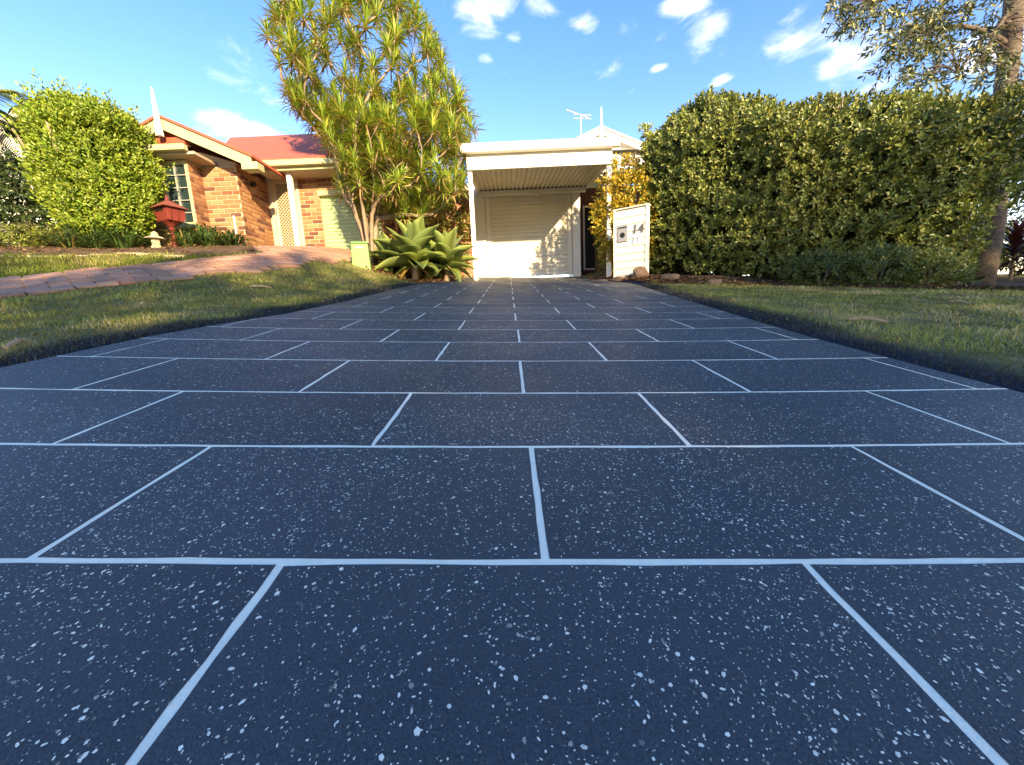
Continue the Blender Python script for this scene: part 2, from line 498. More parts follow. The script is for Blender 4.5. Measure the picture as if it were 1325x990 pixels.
def shoots(P, D, n, slen, spread0=.5, spread1=1.25, jitter=.35):
    """leafy shoots: n leaves spiralling along a twig starting at P towards D"""
    P = np.repeat(P, n, 0); D = nrm(np.repeat(D, n, 0) )
    N = len(P)
    t = np.tile(np.linspace(0, 1, n), N // n)
    ang = np.tile(np.arange(n) * 2.4, N // n) + np.repeat(RNG.uniform(0, 6.28, N // n), n)
    ref = np.where(np.abs(D[:, 2:3]) > .9, np.array([[1., 0, 0]]), np.array([[0, 0, 1.]]))
    A = nrm(np.cross(D, ref)); B = np.cross(D, A)
    rad = A * np.cos(ang)[:, None] + B * np.sin(ang)[:, None]
    sp = spread1 + (spread0 - spread1) * t + RNG.normal(0, .18, N)
    ax = D * np.cos(sp)[:, None] + rad * np.sin(sp)[:, None] + RNG.normal(0, jitter * .5, (N, 3))
    nor = D * np.sin(sp)[:, None] - rad * np.cos(sp)[:, None] + RNG.normal(0, jitter, (N, 3))
    pos = P + D * (t * slen)[:, None] + rad * .008
    return pos, nrm(ax), nrm(nor)
def tint(n, base, var=.25, warm=None, wprob=0):
    c = np.array(base)[None] * (1 + RNG.uniform(-var, var, (n, 1)))
    c = c * (1 + RNG.normal(0, .06, (n, 3)))
    if warm is not None:
        k = RNG.random(n) < wprob
        c[k] = np.array(warm) * (1 + RNG.uniform(-.25, .25, (k.sum(), 1)))
    return np.clip(c, .002, 1)

# ================================================================== GROUND
def build_ground():
    xs = np.concatenate([np.linspace(-420, -16, 18), np.arange(-15, -5, .5), np.arange(-5, 5, .09), np.arange(5, 15, .5), np.linspace(16, 420, 18)])
    ys = np.concatenate([np.linspace(-420, -9, 16), np.arange(-8, -1, .5), np.arange(-1, 9, .09), np.arange(9, 15, .5), np.linspace(16, 620, 18)])
    XX, YY = np.meshgrid(xs, ys)
    ZZ = gz(XX, YY)
    V = np.stack([XX, YY, ZZ], -1).reshape(-1, 3)
    nx, ny = len(xs), len(ys)
    i = np.arange((ny - 1) * (nx - 1)); r = i // (nx - 1); c = i % (nx - 1)
    a = r * nx + c
    FF = np.stack([a, a + 1, a + nx + 1, a + nx], -1)
    u, d = ud(V[:, 0], V[:, 1])
    e = np.maximum(el(d) - u, u - er(d))
    near_ = (np.abs(V[:, 0]) < 5) & (V[:, 1] > -3) & (V[:, 1] < 9)
    w = .22 + .24 * vnoise(np.stack([V[:, 0] * 2.5, V[:, 1] * 2.5, V[:, 0] * 0], -1), 8)
    k = np.where(near_, 1 - sstep((e - w * .5) / (w * 1.1)), 0)
    o = mk('ground', V, FF, MT['lawn'], origin=np.zeros(3), smooth=True, col=np.repeat(k[:, None], 3, 1))
    tag(o, 'worn green lawn ground under both front yards', kind='structure')
build_ground()

# ================================================================== DRIVEWAY
VPSHIFT = -.008
def dw(u, d, up=0.0):
    """driveway coordinates to world, with the slab's slight dish and waves"""
    u = np.asarray(u, float); d = np.asarray(d, float)
    h = up + .006 * np.minimum(u * u, 4) + .010 * sstep((d - .8) / 2.5) * (vnoise(np.stack([u * .9 + 5, d * .9 + 9, u * 0], -1), 3) - .5)
    uu = u + VPSHIFT * d
    camp = np.stack([uu, HCAM * CT - d * ST, d * CT + HCAM * ST], -1) + h[..., None] * np.array([0, -CT, -ST])
    return CAM + camp @ M.T
ROW0 = z2d(205.8 * .00256)
ROWS = .00178 * 205.8 / CT
PW = .722
JT = .0112
DEND = 10.15
ROW_Y = [727, 578, 508.5, 467, 443, 427, 415]
ROW_D = [z2d(205.8 / (y - 338)) for y in ROW_Y]
def row_d(r):
    if r < 0: return ROW_D[0] + r * .36
    if r < len(ROW_D): return ROW_D[r]
    return ROW_D[-1] + (r - len(ROW_D) + 1) * .378
def build_driveway():
    # white base coat slab
    ds = np.linspace(-2.2, DEND, 110)
    cols = 15
    V = []
    for d in ds:
        for k in range(cols):
            t = k / (cols - 1)
            V.append(dw(el(d) * (1 - t) + er(d) * t, d, -.0007))
    n = len(ds)
    Fc = [(i * cols + k, i * cols + k + 1, (i + 1) * cols + k + 1, (i + 1) * cols + k) for i in range(n - 1) for k in range(cols - 1)]
    for side in (0, cols - 1):       # edge of the slab
        o = len(V)
        for i, d in enumerate(ds): V.append(dw(el(d) if side == 0 else er(d), d, -.09))
        for i in range(n - 1):
            q = (i * cols + side, (i + 1) * cols + side, o + i + 1, o + i)
            Fc.append(q if side == 0 else q[::-1])
    drive = mk('driveway', V, Fc, MT['joint'], smooth=True)
    tag(drive, 'dark blue speckled driveway with white painted tile joints', kind='structure')
    for r in range(-6, 28):
        d0, d1 = row_d(r) + JT / 2, min(row_d(r + 1) - JT / 2, DEND)
        if d1 - d0 < .05: continue
        off = .05 + (0 if r % 2 == 0 else PW / 2)
        for c in range(-5, 5):
            wb = lambda q: .010 * (float(hash3(r + 40, q + 40, 3)) - .5)
            u0, u1 = off + c * PW + JT / 2 + wb(c), off + (c + 1) * PW - JT / 2 + wb(c + 1)
            nd = 9; nu = 11
            dd = np.linspace(d0, d1, nd)
            lo = np.maximum(u0, el(dd)); hi = np.minimum(u1, er(dd))
            if (hi - lo).max() < .03: continue
            hi = np.maximum(hi, lo + .001)
            V = []
            for i in range(nd):
                jd = np.full(nu, dd[i]) + (RNG.normal(0, .0009, nu) if i in (0, nd - 1) else 0)
                ju = np.linspace(lo[i], hi[i], nu); ju[0] += RNG.normal(0, .0009); ju[-1] += RNG.normal(0, .0009)
                V += list(dw(ju, jd))
            Fc = [(i * nu + k, i * nu + k + 1, (i + 1) * nu + k + 1, (i + 1) * nu + k) for i in range(nd - 1) for k in range(nu - 1)]
            ring = [k for k in range(nu)] + [i * nu + nu - 1 for i in range(1, nd)] + [(nd - 1) * nu + k for k in range(nu - 2, -1, -1)] + [i * nu for i in range(nd - 2, 0, -1)]
            o = len(V)
            for k in ring: V.append(np.array(V[k]) - NP * .0025)
            m = len(ring)
            Fc += [(ring[k], o + k, o + (k + 1) % m, ring[(k + 1) % m]) for k in range(m)]
            mk('panel', V, Fc, MT['coat'], drive)
    # vinyl flakes scattered over the coat
    d = np.concatenate([RNG.uniform(-.1, 1.0, 130000), RNG.uniform(1.0, 3.5, 150000), RNG.uniform(3.5, DEND, 130000)])
    N = len(d)
    u = RNG.uniform(-2.05, 2.2, N)
    tab = np.array([row_d(r) for r in range(-7, 32)])
    k_ = np.searchsorted(tab, d) - 1
    row = k_ - 7; fr = d - tab[k_]; rlen = tab[k_ + 1] - tab[k_]
    offs = np.where(row % 2 == 0, .05, .05 + PW / 2)
    fu = ((u - offs) / PW); fu = (fu - np.floor(fu)) * PW
    ok = (u > el(d) + .01) & (u < er(d) - .01) & (fr > JT * .75) & (fr < rlen - JT * .75) & (fu > JT) & (fu < PW - JT)
    clump = vnoise(np.stack([u * 3, d * 3, u * 0], -1), 9)
    ok &= RNG.random(N) < (.72 + .5 * (clump - .5))
    u, d = u[ok], d[ok]; n = len(u)
    size = np.clip(np.exp(RNG.normal(math.log(.00108), .52, n)), .0005, .0038) * (1 + .30 * np.maximum(d - 1.0, 0))
    asp = RNG.uniform(.28, .95, n)
    rot = RNG.uniform(0, 6.283, n)
    K = 5
    an = np.arange(K) / K * 6.283
    rj = RNG.uniform(.65, 1.15, (n, K))
    lx = np.cos(an)[None] * rj * size[:, None]; ly = np.sin(an)[None] * rj * (size * asp)[:, None]
    du = lx * np.cos(rot)[:, None] - ly * np.sin(rot)[:, None]
    dv = lx * np.sin(rot)[:, None] + ly * np.cos(rot)[:, None]
    V = dw(u[:, None] + du, d[:, None] + dv, np.full((n, K), .0006)).reshape(-1, 3)
    FF = np.arange(n * K).reshape(n, K)
    g = np.where(RNG.random(n) < .66, RNG.uniform(.72, .94, n), RNG.uniform(.15, .45, n))
    colr = np.clip(np.stack([g * 1.08, g * .99, g * .78], -1), 0, .98)
    fl = mk('flakes', V, FF, MT['flake'], drive, col=np.repeat(colr, K, 0))
    fl['kind'] = 'stuff'
build_driveway()

# ================================================================== NEIGHBOUR'S PAVED DRIVE
NEAR_PX = [(0, 388), (60, 381), (137, 372), (215, 364), (296, 356), (380, 346), (456, 339)]
FAR_PX = [(0, 362), (60, 356), (137, 349), (200, 343), (254, 338), (330, 332), (345, 330)]
NEAR = [on_g(*p)[:2] for p in NEAR_PX]
FARE = [on_g(*p)[:2] for p in FAR_PX]
def ext(a, b, k): return a + (a - b) * k
NEAR_EXT = [ext(NEAR[0], NEAR[2], 4.0)] + NEAR
FAR_EXT = [ext(FARE[0], FARE[2], 4.0)] + FARE
HOUSE_Y = 9.6
PAVE_POLY = [tuple(p) for p in NEAR_EXT] + [(-3.3, HOUSE_Y - .05), (-6.1, HOUSE_Y - .05)] + [tuple(p) for p in FAR_EXT[::-1]]
def build_pavers():
    base_dir = nrm(NEAR[2] - NEAR[0]); nor = np.array([-base_dir[1], base_dir[0]])
    LEN, WID, GAP = .30, .15, .012
    # bedding sheet
    c = np.mean(np.array(PAVE_POLY), 0)
    xs = np.arange(-24, -2.5, .25); ys = np.arange(0, HOUSE_Y + .2, .25)
    V, Fc, idx = [], [], {}
    for ix in range(len(xs) - 1):
        for iy in range(len(ys) - 1):
            mx, my = xs[ix] + .125, ys[iy] + .125
            if not in_poly(np.array([mx]), np.array([my]), PAVE_POLY)[0]: continue
            q = []
            for (a, b) in ((ix, iy), (ix + 1, iy), (ix + 1, iy + 1), (ix, iy + 1)):
                if (a, b) not in idx:
                    idx[(a, b)] = len(V); V.append((xs[a], ys[b], float(gz(xs[a], ys[b])) + .008))
                q.append(idx[(a, b)])
            Fc.append(tuple(q))
    drive = mk('brick_driveway', V, Fc, mat('paver_bedding', (.20, .14, .09), .95, .1, (8, .3)), smooth=True)
    tag(drive, "neighbour's salmon brick paved driveway curving up to the garage", kind='structure')
    cells = []
    P0 = np.array(NEAR[0])
    for r in range(-2, 60):
        for k in range(-50, 45):
            o = P0 + base_dir * ((k + .5 * (r % 2)) * (LEN + GAP)) + nor * ((r + .5) * (WID + GAP))
            cells.append(o)
    cells = np.array(cells)
    ok = in_poly(cells[:, 0], cells[:, 1], PAVE_POLY) & (cells[:, 1] > 0)
    cells = cells[ok]
    camd = np.stack([cells[:, 0], cells[:, 1], gz(cells[:, 0], cells[:, 1]) - CAM[2]], -1) @ M
    px = CX + F * camd[:, 0] / np.maximum(camd[:, 2], .1)
    vis = (camd[:, 2] > .5) & (px > -25) & (px < 520)
    order = np.argsort(np.where(vis, camd[:, 2], 1e6))
    near = order[:300]; rest = order[300:]
    b = .008
    tv = np.array([(-LEN / 2, -WID / 2, 0), (LEN / 2, -WID / 2, 0), (LEN / 2, WID / 2, 0), (-LEN / 2, WID / 2, 0),
                   (-LEN / 2, -WID / 2, .022), (LEN / 2, -WID / 2, .022), (LEN / 2, WID / 2, .022), (-LEN / 2, WID / 2, .022),
                   (-LEN / 2 + b, -WID / 2 + b, .028), (LEN / 2 - b, -WID / 2 + b, .028), (LEN / 2 - b, WID / 2 - b, .028), (-LEN / 2 + b, WID / 2 - b, .028)])
    tf = [(0, 1, 5, 4), (1, 2, 6, 5), (2, 3, 7, 6), (3, 0, 4, 7), (4, 5, 9, 8), (5, 6, 10, 9), (6, 7, 11, 10), (7, 4, 8, 11), (8, 9, 10, 11)]
    shades = [(.35, .195, .12), (.31, .165, .105), (.38, .22, .14), (.28, .155, .10), (.35, .21, .145), (.32, .18, .11), (.40, .24, .155)]
    meshes = [raw_mesh('paver', tv, tf, MT['paver'], col=np.tile(np.array(s), (12, 1))) for s in shades]
    Rz = np.array([[base_dir[0], nor[0], 0], [base_dir[1], nor[1], 0], [0, 0, 1]])
    def frame(p):
        e = .08
        z = float(gz(*p)); zx = float(gz(*(p + base_dir * e))); zy = float(gz(*(p + nor * e)))
        a = nrm(np.array([*base_dir * e, zx - z])); bb = nrm(np.array([*nor * e, zy - z])); n = nrm(np.cross(a, bb)); bb = np.cross(n, a)
        return np.array([p[0], p[1], z + .004 + random.uniform(0, .004)]), np.stack([a, bb, n], 1)
    for i in near:
        o_, A = frame(cells[i])
        W = Matrix.Translation(Vector(o_)) @ Matrix(A.tolist()).to_4x4()
        link(bpy.data.objects.new('paver', random.choice(meshes)), W, drive)
    V, Fc, cc = [], [], []
    for i in rest:
        o_, A = frame(cells[i]); k = len(V)
        V += list(o_ + tv @ A.T); Fc += [tuple(j + k for j in f) for f in tf]; cc += [random.choice(shades)] * 12
    if V:
        o = mk('pavers', V, Fc, MT['paver'], drive, col=np.array(cc)); o['kind'] = 'stuff'
build_pavers()

# ================================================================== GRASS
DS = np.linspace(-1.6, 6.55, 40)
LEDGE = [tuple(dw(el(d), d)[:2]) for d in DS]
REDGE = [tuple(dw(er(d), d)[:2]) for d in DS]
AGAVE_BED = [on_g(575, 362)[:2], on_g(520, 357)[:2], on_g(478, 350)[:2], on_g(456, 341)[:2]]
_bd = nrm(NEAR[2] - NEAR[0]); _nr = np.array([-_bd[1], _bd[0]])
LAWN_L = LEDGE + [tuple(p) for p in AGAVE_BED[1:]] + [tuple(p + _nr * .13) for p in NEAR_EXT[::-1]] + [(-14, -1.5)]
HEDGE_PX = [(838, 366), (880, 367), (1000, 370), (1200, 375), (1330, 377), (1420, 380)]
HBASE = [on_g(*p)[:2] for p in HEDGE_PX]
LAWN_R = REDGE + [tuple(p) for p in HBASE] + [(14, 3.5), (14, -1.5)]
FAR_BED_PX = [(0, 333), (100, 333), (190, 330), (250, 333), (330, 331)]
FBED = [on_g(*p)[:2] for p in FAR_BED_PX]
LAWN_F = [tuple(p - _nr * .12) for p in FAR_EXT[:-1]] + [tuple(p) for p in FBED[::-1]] + [tuple(ext(FBED[0], FBED[2], 3))]
def build_grass(name, poly, n, label, edge, base, dry, xr, yr, falloff=1.0, hgt=(.014, .034)):
    pts = []
    got = 0
    while got < n:
        k = n * 3
        # denser close to the camera
        x = RNG.uniform(*xr, k); y = RNG.uniform(*yr, k)
        dist = np.hypot(x, y)
        keep = in_poly(x, y, poly) & (RNG.random(k) < np.clip((1.6 / np.maximum(dist, .5)) ** falloff, 0, 1))
        c = np.stack([x, y], -1)[keep]
        pts.append(c); got += len(c)
    p = np.concatenate(pts)[:n]
    u, d = ud(p[:, 0], p[:, 1])
    e = np.maximum(el(d) - (u), u - er(d))
    z = gz(p[:, 0], p[:, 1])
    dist = np.hypot(p[:, 0], p[:, 1])
    patch = .5 * vnoise(np.stack([p[:, 0] * 1.1, p[:, 1] * 1.1, z * 0], -1), 5) + .5 * vnoise(np.stack([p[:, 0] * 3.3, p[:, 1] * 3.3, z * 0], -1), 15)
    patch2 = vnoise(np.stack([p[:, 0] * 5, p[:, 1] * 5, z * 0], -1), 6)
    L_ = RNG.uniform(*hgt, n) * (.55 + .9 * patch2) * (1 + .08 * dist)
    W_ = RNG.uniform(.0022, .0042, n) * (1 + .28 * np.maximum(dist - 1.5, 0))
    az = RNG.uniform(0, 6.283, n); til = RNG.uniform(.25, 1.25, n)
    ax = np.stack([np.cos(az) * np.sin(til), np.sin(az) * np.sin(til), np.cos(til)], -1)
    no = np.stack([-np.cos(az) * np.cos(til), -np.sin(az) * np.cos(til), np.sin(til)], -1)
    col = tint(n, base, .35)
    dr = RNG.random(n) < np.clip(.22 + 2.4 * (patch - .5), .06, .8)
    col[dr] = np.array(dry) * (1 + RNG.uniform(-.35, .25, (dr.sum(), 1)))
    col = col * (.55 + .9 * patch2)[:, None]
    if edge:
        w = .22 + .24 * vnoise(np.stack([p[:, 0] * 2.5, p[:, 1] * 2.5, z * 0], -1), 8)
        k = 1 - sstep((e - w * .5) / (w * 1.1)) + RNG.normal(0, .14, n)
        k = np.clip(k, 0, 1)[:, None]
        col = col * (1 - k) + np.array([.034, .040, .048]) * k
    o = leaf_obj(name, np.stack([p[:, 0], p[:, 1], z - .004], -1), ax, no, L_, W_, col, MT['grass'], None, BLADE)
    tag(o, label, 'grass', kind='stuff')
GB, GD = (.265, .275, .072), (.50, .41, .19)
build_grass('grass', LAWN_L, 130000, 'patchy grass left of the blue driveway, painted dark along its edge', True, GB, GD, (-9.5, -1.0), (-.2, 8.2), .9)
build_grass('grass', LAWN_R, 130000, 'patchy grass right of the blue driveway in front of the hedge', True, GB, GD, (1.0, 10), (-.2, 8.2), .9)
build_grass('grass', LAWN_F, 60000, "strip of bright grass beyond the neighbour's brick driveway", False, (.16, .20, .035), (.28, .25, .09), (-14, -4), (2.5, 9.2), 0, (.03, .06))

# ================================================================== GARDEN BEDS
def bed_sheet(poly, label, step=.2):
    poly = [tuple(q[:2]) for q in poly]
    A = np.array(poly)
    # fan of strips: dense boundary plus inner grid points would be overkill, a grid clipped to the outline does
    xs = np.arange(A[:, 0].min(), A[:, 0].max() + step, step); ys = np.arange(A[:, 1].min(), A[:, 1].max() + step, step)
    V, Fc, idx = [], [], {}
    for ix in range(len(xs) - 1):
        for iy in range(len(ys) - 1):
            if not in_poly(np.array([xs[ix] + step / 2]), np.array([ys[iy] + step / 2]), poly)[0]: continue
            q = []
            for key in ((ix, iy), (ix + 1, iy), (ix + 1, iy + 1), (ix, iy + 1)):
                if key not in idx:
                    idx[key] = len(V)
                    x, y = xs[key[0]], ys[key[1]]
                    V.append((x, y, float(gz(x, y)) + .012 + .02 * float(vnoise(np.array([x * 4, y * 4, 0.]), 17))))
                q.append(idx[key])
            Fc.append(tuple(q))
    o = mk('garden_bed', V, Fc, MT['bed'], smooth=True)
    tag(o, label, kind='structure')
MT['bed'] = mat('bark_mulch', (.11, .07, .04), .95, .1, (9, .6), (45, 1.0))
NBED = [tuple(ext(FBED[0], FBED[2], 3))] + [tuple(q) for q in FBED] + [(-5.9, 9.55), (-14, 9.55)]
bed_sheet(NBED, "dark mulched bed in front of the neighbour's house")
bed_sheet([tuple(q) for q in AGAVE_BED] + [(-3.05, 9.3), (-3.05, 10.9), (-1.2, 10.9)], 'brown mulched bed under the agaves and dragon tree', .12)
bed_sheet([on_g(842, 367), on_g(880, 367), on_g(1000, 370), on_g(1200, 375), on_g(1330, 377), (12, 5.6), (12, 10), (3, 10.5), (2.1, 9.5), on_g(800, 362)], 'dark mulched bed under the hedge')

# ================================================================== BRICKWORK
BL, BH, BJ = .220, .074, .015
BRICKS = {}
def brick_face(house, p0, du, width, z0, z1, normal, holes=()):
    """lay bricks over a wall face; p0: lower corner (x, y), du: unit direction; holes: (a0, a1, z0, z1)"""
    du = np.array([*du, 0.0]); nn = np.array([*normal, 0.0])
    r = 0
    z = z0
    while z + BH * .6 < z1:
        h = min(BH, z1 - z)
        a = -(BL + BJ) / 2 * (r % 2)
        while a < width - .01:
            a0, a1 = max(a, 0), min(a + BL, width)
            segs = [(a0, a1)]
            for (h0, h1, g0, g1) in holes:
                if z + h * .5 > g0 and z + h * .5 < g1:
                    ns = []
                    for (s0, s1) in segs:
                        if s1 <= h0 or s0 >= h1: ns.append((s0, s1))
                        else:
                            if s0 < h0: ns.append((s0, h0))
                            if s1 > h1: ns.append((h1, s1))
                    segs = ns
            for (s0, s1) in segs:
                if s1 - s0 > .03:
                    c = np.array([p0[0], p0[1], 0]) + du * (s0 + s1) / 2 + np.array([0, 0, z + h / 2])
                    BRICKS.setdefault(house, []).append((c, du, nn, s1 - s0, h))
            a += BL + BJ
        z += BH + BJ; r += 1
def lay_bricks(house, parent, shades, limit=300):
    lst = BRICKS[house]
    def key(b):
        c = (b[0] - CAM) @ M
        facing = -np.dot(b[2], nrm(b[0] - CAM))
        return -(b[3] * b[4] * max(facing, 0.02) / c[2] ** 2)
    lst.sort(key=key)
    b = .004
    tv = np.array([(-.5, 0, -.5), (.5, 0, -.5), (.5, 0, .5), (-.5, 0, .5), (-.49, 1, -.47), (.49, 1, -.47), (.49, 1, .47), (-.49, 1, .47)])
    tf = [(0, 1, 5, 4), (1, 2, 6, 5), (2, 3, 7, 6), (3, 0, 4, 7), (4, 5, 6, 7)]
    meshes = [raw_mesh('brick', tv, tf, MT['brick'], col=np.tile(np.array(s), (8, 1))) for s in shades]
    for (c, du, nn, w, h) in lst[:limit]:
        W = Matrix(((du[0] * w, nn[0] * .012, 0, c[0]), (du[1] * w, nn[1] * .012, 0, c[1]), (0, 0, h, c[2]), (0, 0, 0, 1)))
        link(bpy.data.objects.new('brick', random.choice(meshes)), W, parent)
    V, Fc, cc = [], [], []
    for (c, du, nn, w, h) in lst[limit:]:
        k = len(V)
        V += [c + du * (t[0] * w) + nn * (t[1] * .012) + np.array([0, 0, t[2] * h]) for t in tv]
        Fc += [tuple(j + k for j in f) for f in tf]; cc += [random.choice(shades)] * 8
    if V:
        o = mk('bricks', V, Fc, MT['brick'], parent, col=np.array(cc)); o['kind'] = 'stuff'
def roller(mb, x0, x1, y, z0, z1, pitch=.095, depth=.022):
    """ribbed roller curtain facing -y"""
    V, Fc = [], []
    z = z0; prof = []
    while z < z1 - .001:
        e = min(z + pitch, z1)
        prof += [(z, 0), (z + .012, -depth * .2), (z + .022, -depth), (e - .022, -depth), (e - .010, -depth * .2)]
        z = e
    prof.append((z1, 0))
    for (zz, dd) in prof:
        V += [(x0, y + dd, zz), (x1, y + dd, zz)]
    n = len(prof)
    Fc = [(2 * i, 2 * i + 1, 2 * i + 3, 2 * i + 2) for i in range(n - 1)]
    mb.add(V, Fc)
    mb.box(x0, x1, y + .004, y + .03, z0, z1)
    return mb

# ================================================================== NEIGHBOUR'S BRICK HOUSE
def build_brick_house():
    Yb, Yf, Yw, Yr = HOUSE_Y, 8.60, 8.24, 8.18
    FL = Z_(400, 327, Yb)
    B0 = FL - .35
    xc = X_(312, 265, Yf)             # right corner of the gable wing
    xbay = X_(251, 265, Yw)           # right corner of the bay
    zs = Z_(312, 214, Yf)             # top of the brickwork
    xl = xbay - 2.6                   # left side of the bay (behind the shrub)
    xw0, xw1 = X_(212, 250, Yw), X_(247, 250, Yw)
    zw0, zw1 = Z_(238, 291, Yw), Z_(230, 209, Yw)
    xend = X_(505, 290, Yb)
    house = empty('brick_house', ((xl + xend) / 2, Yb, FL), "neighbour's tan brick house with red roof and cream gable trim", 'house')
    # mortar walls
    w = MB()
    w.box(xl, xw0, Yw, Yw + .2, B0, zs); w.box(xw1, xbay, Yw, Yw + .2, B0, zs)
    w.box(xw0, xw1, Yw, Yw + .2, B0, zw0); w.box(xw0, xw1, Yw, Yw + .2, zw1, zs)
    w.box(xbay - .2, xbay, Yw + .2, Yf + .3, B0, zs)
    w.box(xbay, xc, Yf, Yf + .2, B0, zs)
    w.box(xc - .2, xc, Yf + .2, Yb + .2, B0, zs + .02)
    w.build('wall', MT['mortar'], house)
    xd0, xd1 = X_(353, 280, Yb), X_(391, 280, Yb)
    xg0, xg1 = X_(417, 290, Yb), xend - .2
    zd1 = Z_(372, 226, Yb); zg1 = Z_(430, 247, Yb)
    zsf = Z_(370, 224, Yb)
    w = MB()
    w.box(xd1, xg0, Yb, Yb + .2, B0, zsf + .1); w.box(xc, xd0, Yb, Yb + .2, B0, zsf + .1)
    w.box(xd0, xd1, Yb, Yb + .2, zd1, zsf + .1); w.box(xg0, xg1, Yb, Yb + .2, zg1, zsf + .1)
    w.box(xg1, xend, Yb, Yb + .2, B0, zsf + .1)
    w.box(xend - .2, xend, Yb + .2, Yb + 6, B0, zsf + .1)
    w.build('porch_wall', MT['mortar'], house)
    brick_face('n', (xw1, Yw), (1, 0), xbay - xw1, FL - .1, zs, (0, -1))
    brick_face('n', (xw0, Yw), (1, 0), xw1 - xw0, FL - .1, zw0 - .05, (0, -1))
    brick_face('n', (xl, Yw), (1, 0), xw0 - xl, FL - .1, zs, (0, -1))
    brick_face('n', (xbay, Yw), (0, 1), Yf - Yw, FL - .1, zs, (1, 0))
    brick_face('n', (xbay, Yf), (1, 0), xc - xbay, FL - .1, zs, (0, -1))
    brick_face('n', (xc, Yf), (0, 1), Yb - Yf, FL - .1, zs + .02, (1, 0))
    brick_face('n', (xd1, Yb), (1, 0), xg0 - xd1, FL - .05, zsf, (0, -1))
    brick_face('n', (xg0, Yb), (1, 0), xg1 - xg0, zg1 + .02, zsf, (0, -1))
    brick_face('n', (xg1, Yb), (1, 0), xend - xg1, FL - .05, zsf, (0, -1))
    brick_face('n', (xend, Yb), (0, 1), 2.5, FL - .05, zsf, (1, 0))
    lay_bricks('n', house, [(.32, .16, .075), (.35, .185, .085), (.27, .125, .06), (.21, .085, .045), (.38, .215, .105), (.33, .17, .08), (.14, .062, .042), (.29, .14, .062)])
    # bay window
    win = MB().box(xw0, xw1, Yw + .06, Yw + .09, zw0, zw1).build('window', MT['glass'], house)
    fr = MB()
    t = .05
    fr.box(xw0, xw0 + t, Yw + .01, Yw + .058, zw0, zw1); fr.box(xw1 - t, xw1, Yw + .01, Yw + .058, zw0, zw1)
    fr.box(xw0 + t, xw1 - t, Yw + .01, Yw + .058, zw0, zw0 + t); fr.box(xw0 + t, xw1 - t, Yw + .01, Yw + .058, zw1 - t, zw1)
    fr.build('frame', MT['trim'], win)
    bars = MB()
    xm = (xw0 + xw1) / 2
    bars.box(xm - .014, xm + .014, Yw + .02, Yw + .056, zw0 + t, zw1 - t)
    for k in range(1, 5):
        zz = zw0 + (zw1 - zw0) * k / 5
        bars.box(xw0 + t, xm - .02, Yw + .026, Yw + .054, zz - .008, zz + .008); bars.box(xm + .02, xw1 - t, Yw + .026, Yw + .054, zz - .008, zz + .008)
    bars.build('glazing_bars', MT['bar'], win)
    MB().box(xw0 - .05, xw1 + .05, Yw - .04, Yw + .01, zw0 - .06, zw0).build('sill', MT['trim'], win)
    # bay gutter
    gzz = Z_(215, 187, Yw - .3)
    gl, gr = xl - .1, X_(239, 190, Yw - .3)
    MB().box(gl, gr, Yw - .34, Yw - .22, gzz - .11, gzz).build('gutter', MT['trim'], house, bevel=.015)
    MB().box(gl + .03, gr + .1, Yw - .22, Yf, gzz - .15, gzz - .10).build('bay_soffit', MT['soffit'], house)
    # gable: rake boards, red chord, brick infill
    bw = .20
    ax, az = on_y(205, 152, Yr)[[0, 2]] - np.array([0, bw])
    ex, ez = on_y(324, 203, Yr)[[0, 2]] - np.array([0, bw])
    lx = ax - (ex - ax)
    for s, xx, nm in ((1, ex, 'r'), (-1, lx, 'l')):
        MB().prism([(ax, Yr, az), (xx, Yr, ez), (xx, Yr, ez + bw), (ax, Yr, az + bw)], (0, .035, 0)).build('bargeboard', MT['trim'], house)
    fl = []
    for s, xx in ((1, ex), (-1, lx)):
        m_ = MB()
        dx = (xx - ax) * 1.03
        dz = (ez - az) * 1.03
        m_.prism([(ax, Yr - .03, az + bw + .01), (ax + dx, Yr - .03, az + dz + bw + .01), (ax + dx, Yr - .03, az + dz + bw + .06), (ax, Yr - .03, az + bw + .06)], (0, 6.0, 0))
        m_.build('roof', MT['roof_red'], house)
    zc = Z_(225, 189, Yr + .3)
    def half(zv, yoff=0):          # half width of the gable at height zv
        return (az - zv) / (az - ez) * (ex - ax)
    hw = half(zc) - .02
    MB().box(ax - hw, ax + hw, Yr + .06, Yr + .16, zc - .07, zc + .05).build('gable_chord', MT['trim_red'], house)
    MB().prism([(ax - hw + .1, Yr + .30, zc), (ax + hw - .1, Yr + .30, zc), (ax, Yr + .30, az - .03)], (0, .06, 0)).build('gable_infill', MT['brick_flat'], house)
    for fx in (-.45, 0.12, .52):
        top = az - abs(fx * hw) / (ex - ax) * (az - ez) - .06
        if top > zc + .06:
            MB().box(ax + fx * hw - .03, ax + fx * hw + .03, Yr + .22, Yr + .29, zc + .05, top).build('gable_post', MT['trim_red'], house)
    for s in (-1, 1):
        MB().prism([(ax, Yr + .17, az - .10), (ax + s * hw, Yr + .17, zc - .02), (ax + s * hw, Yr + .17, zc + .09), (ax, Yr + .17, az + .02)], (0, .045, 0)).build('gable_rafter', MT['trim_red'], house)
    zlow = Z_(270, 205, Yf)
    MB().prism([(ax - half(zs), Yf + .02, zs + .004), (xc, Yf + .02, zs + .004), (xc, Yf + .02, zs + .06), (ax + hw, Yf + .02, zc - .08), (ax - hw, Yf + .02, zc - .08)], (0, .12, 0)).build('gable_lining', MT['soffit'], house)
    # finial
    f0 = on_y(207, 176, Yr - .08); f1 = on_y(193, 113, Yr - .08)
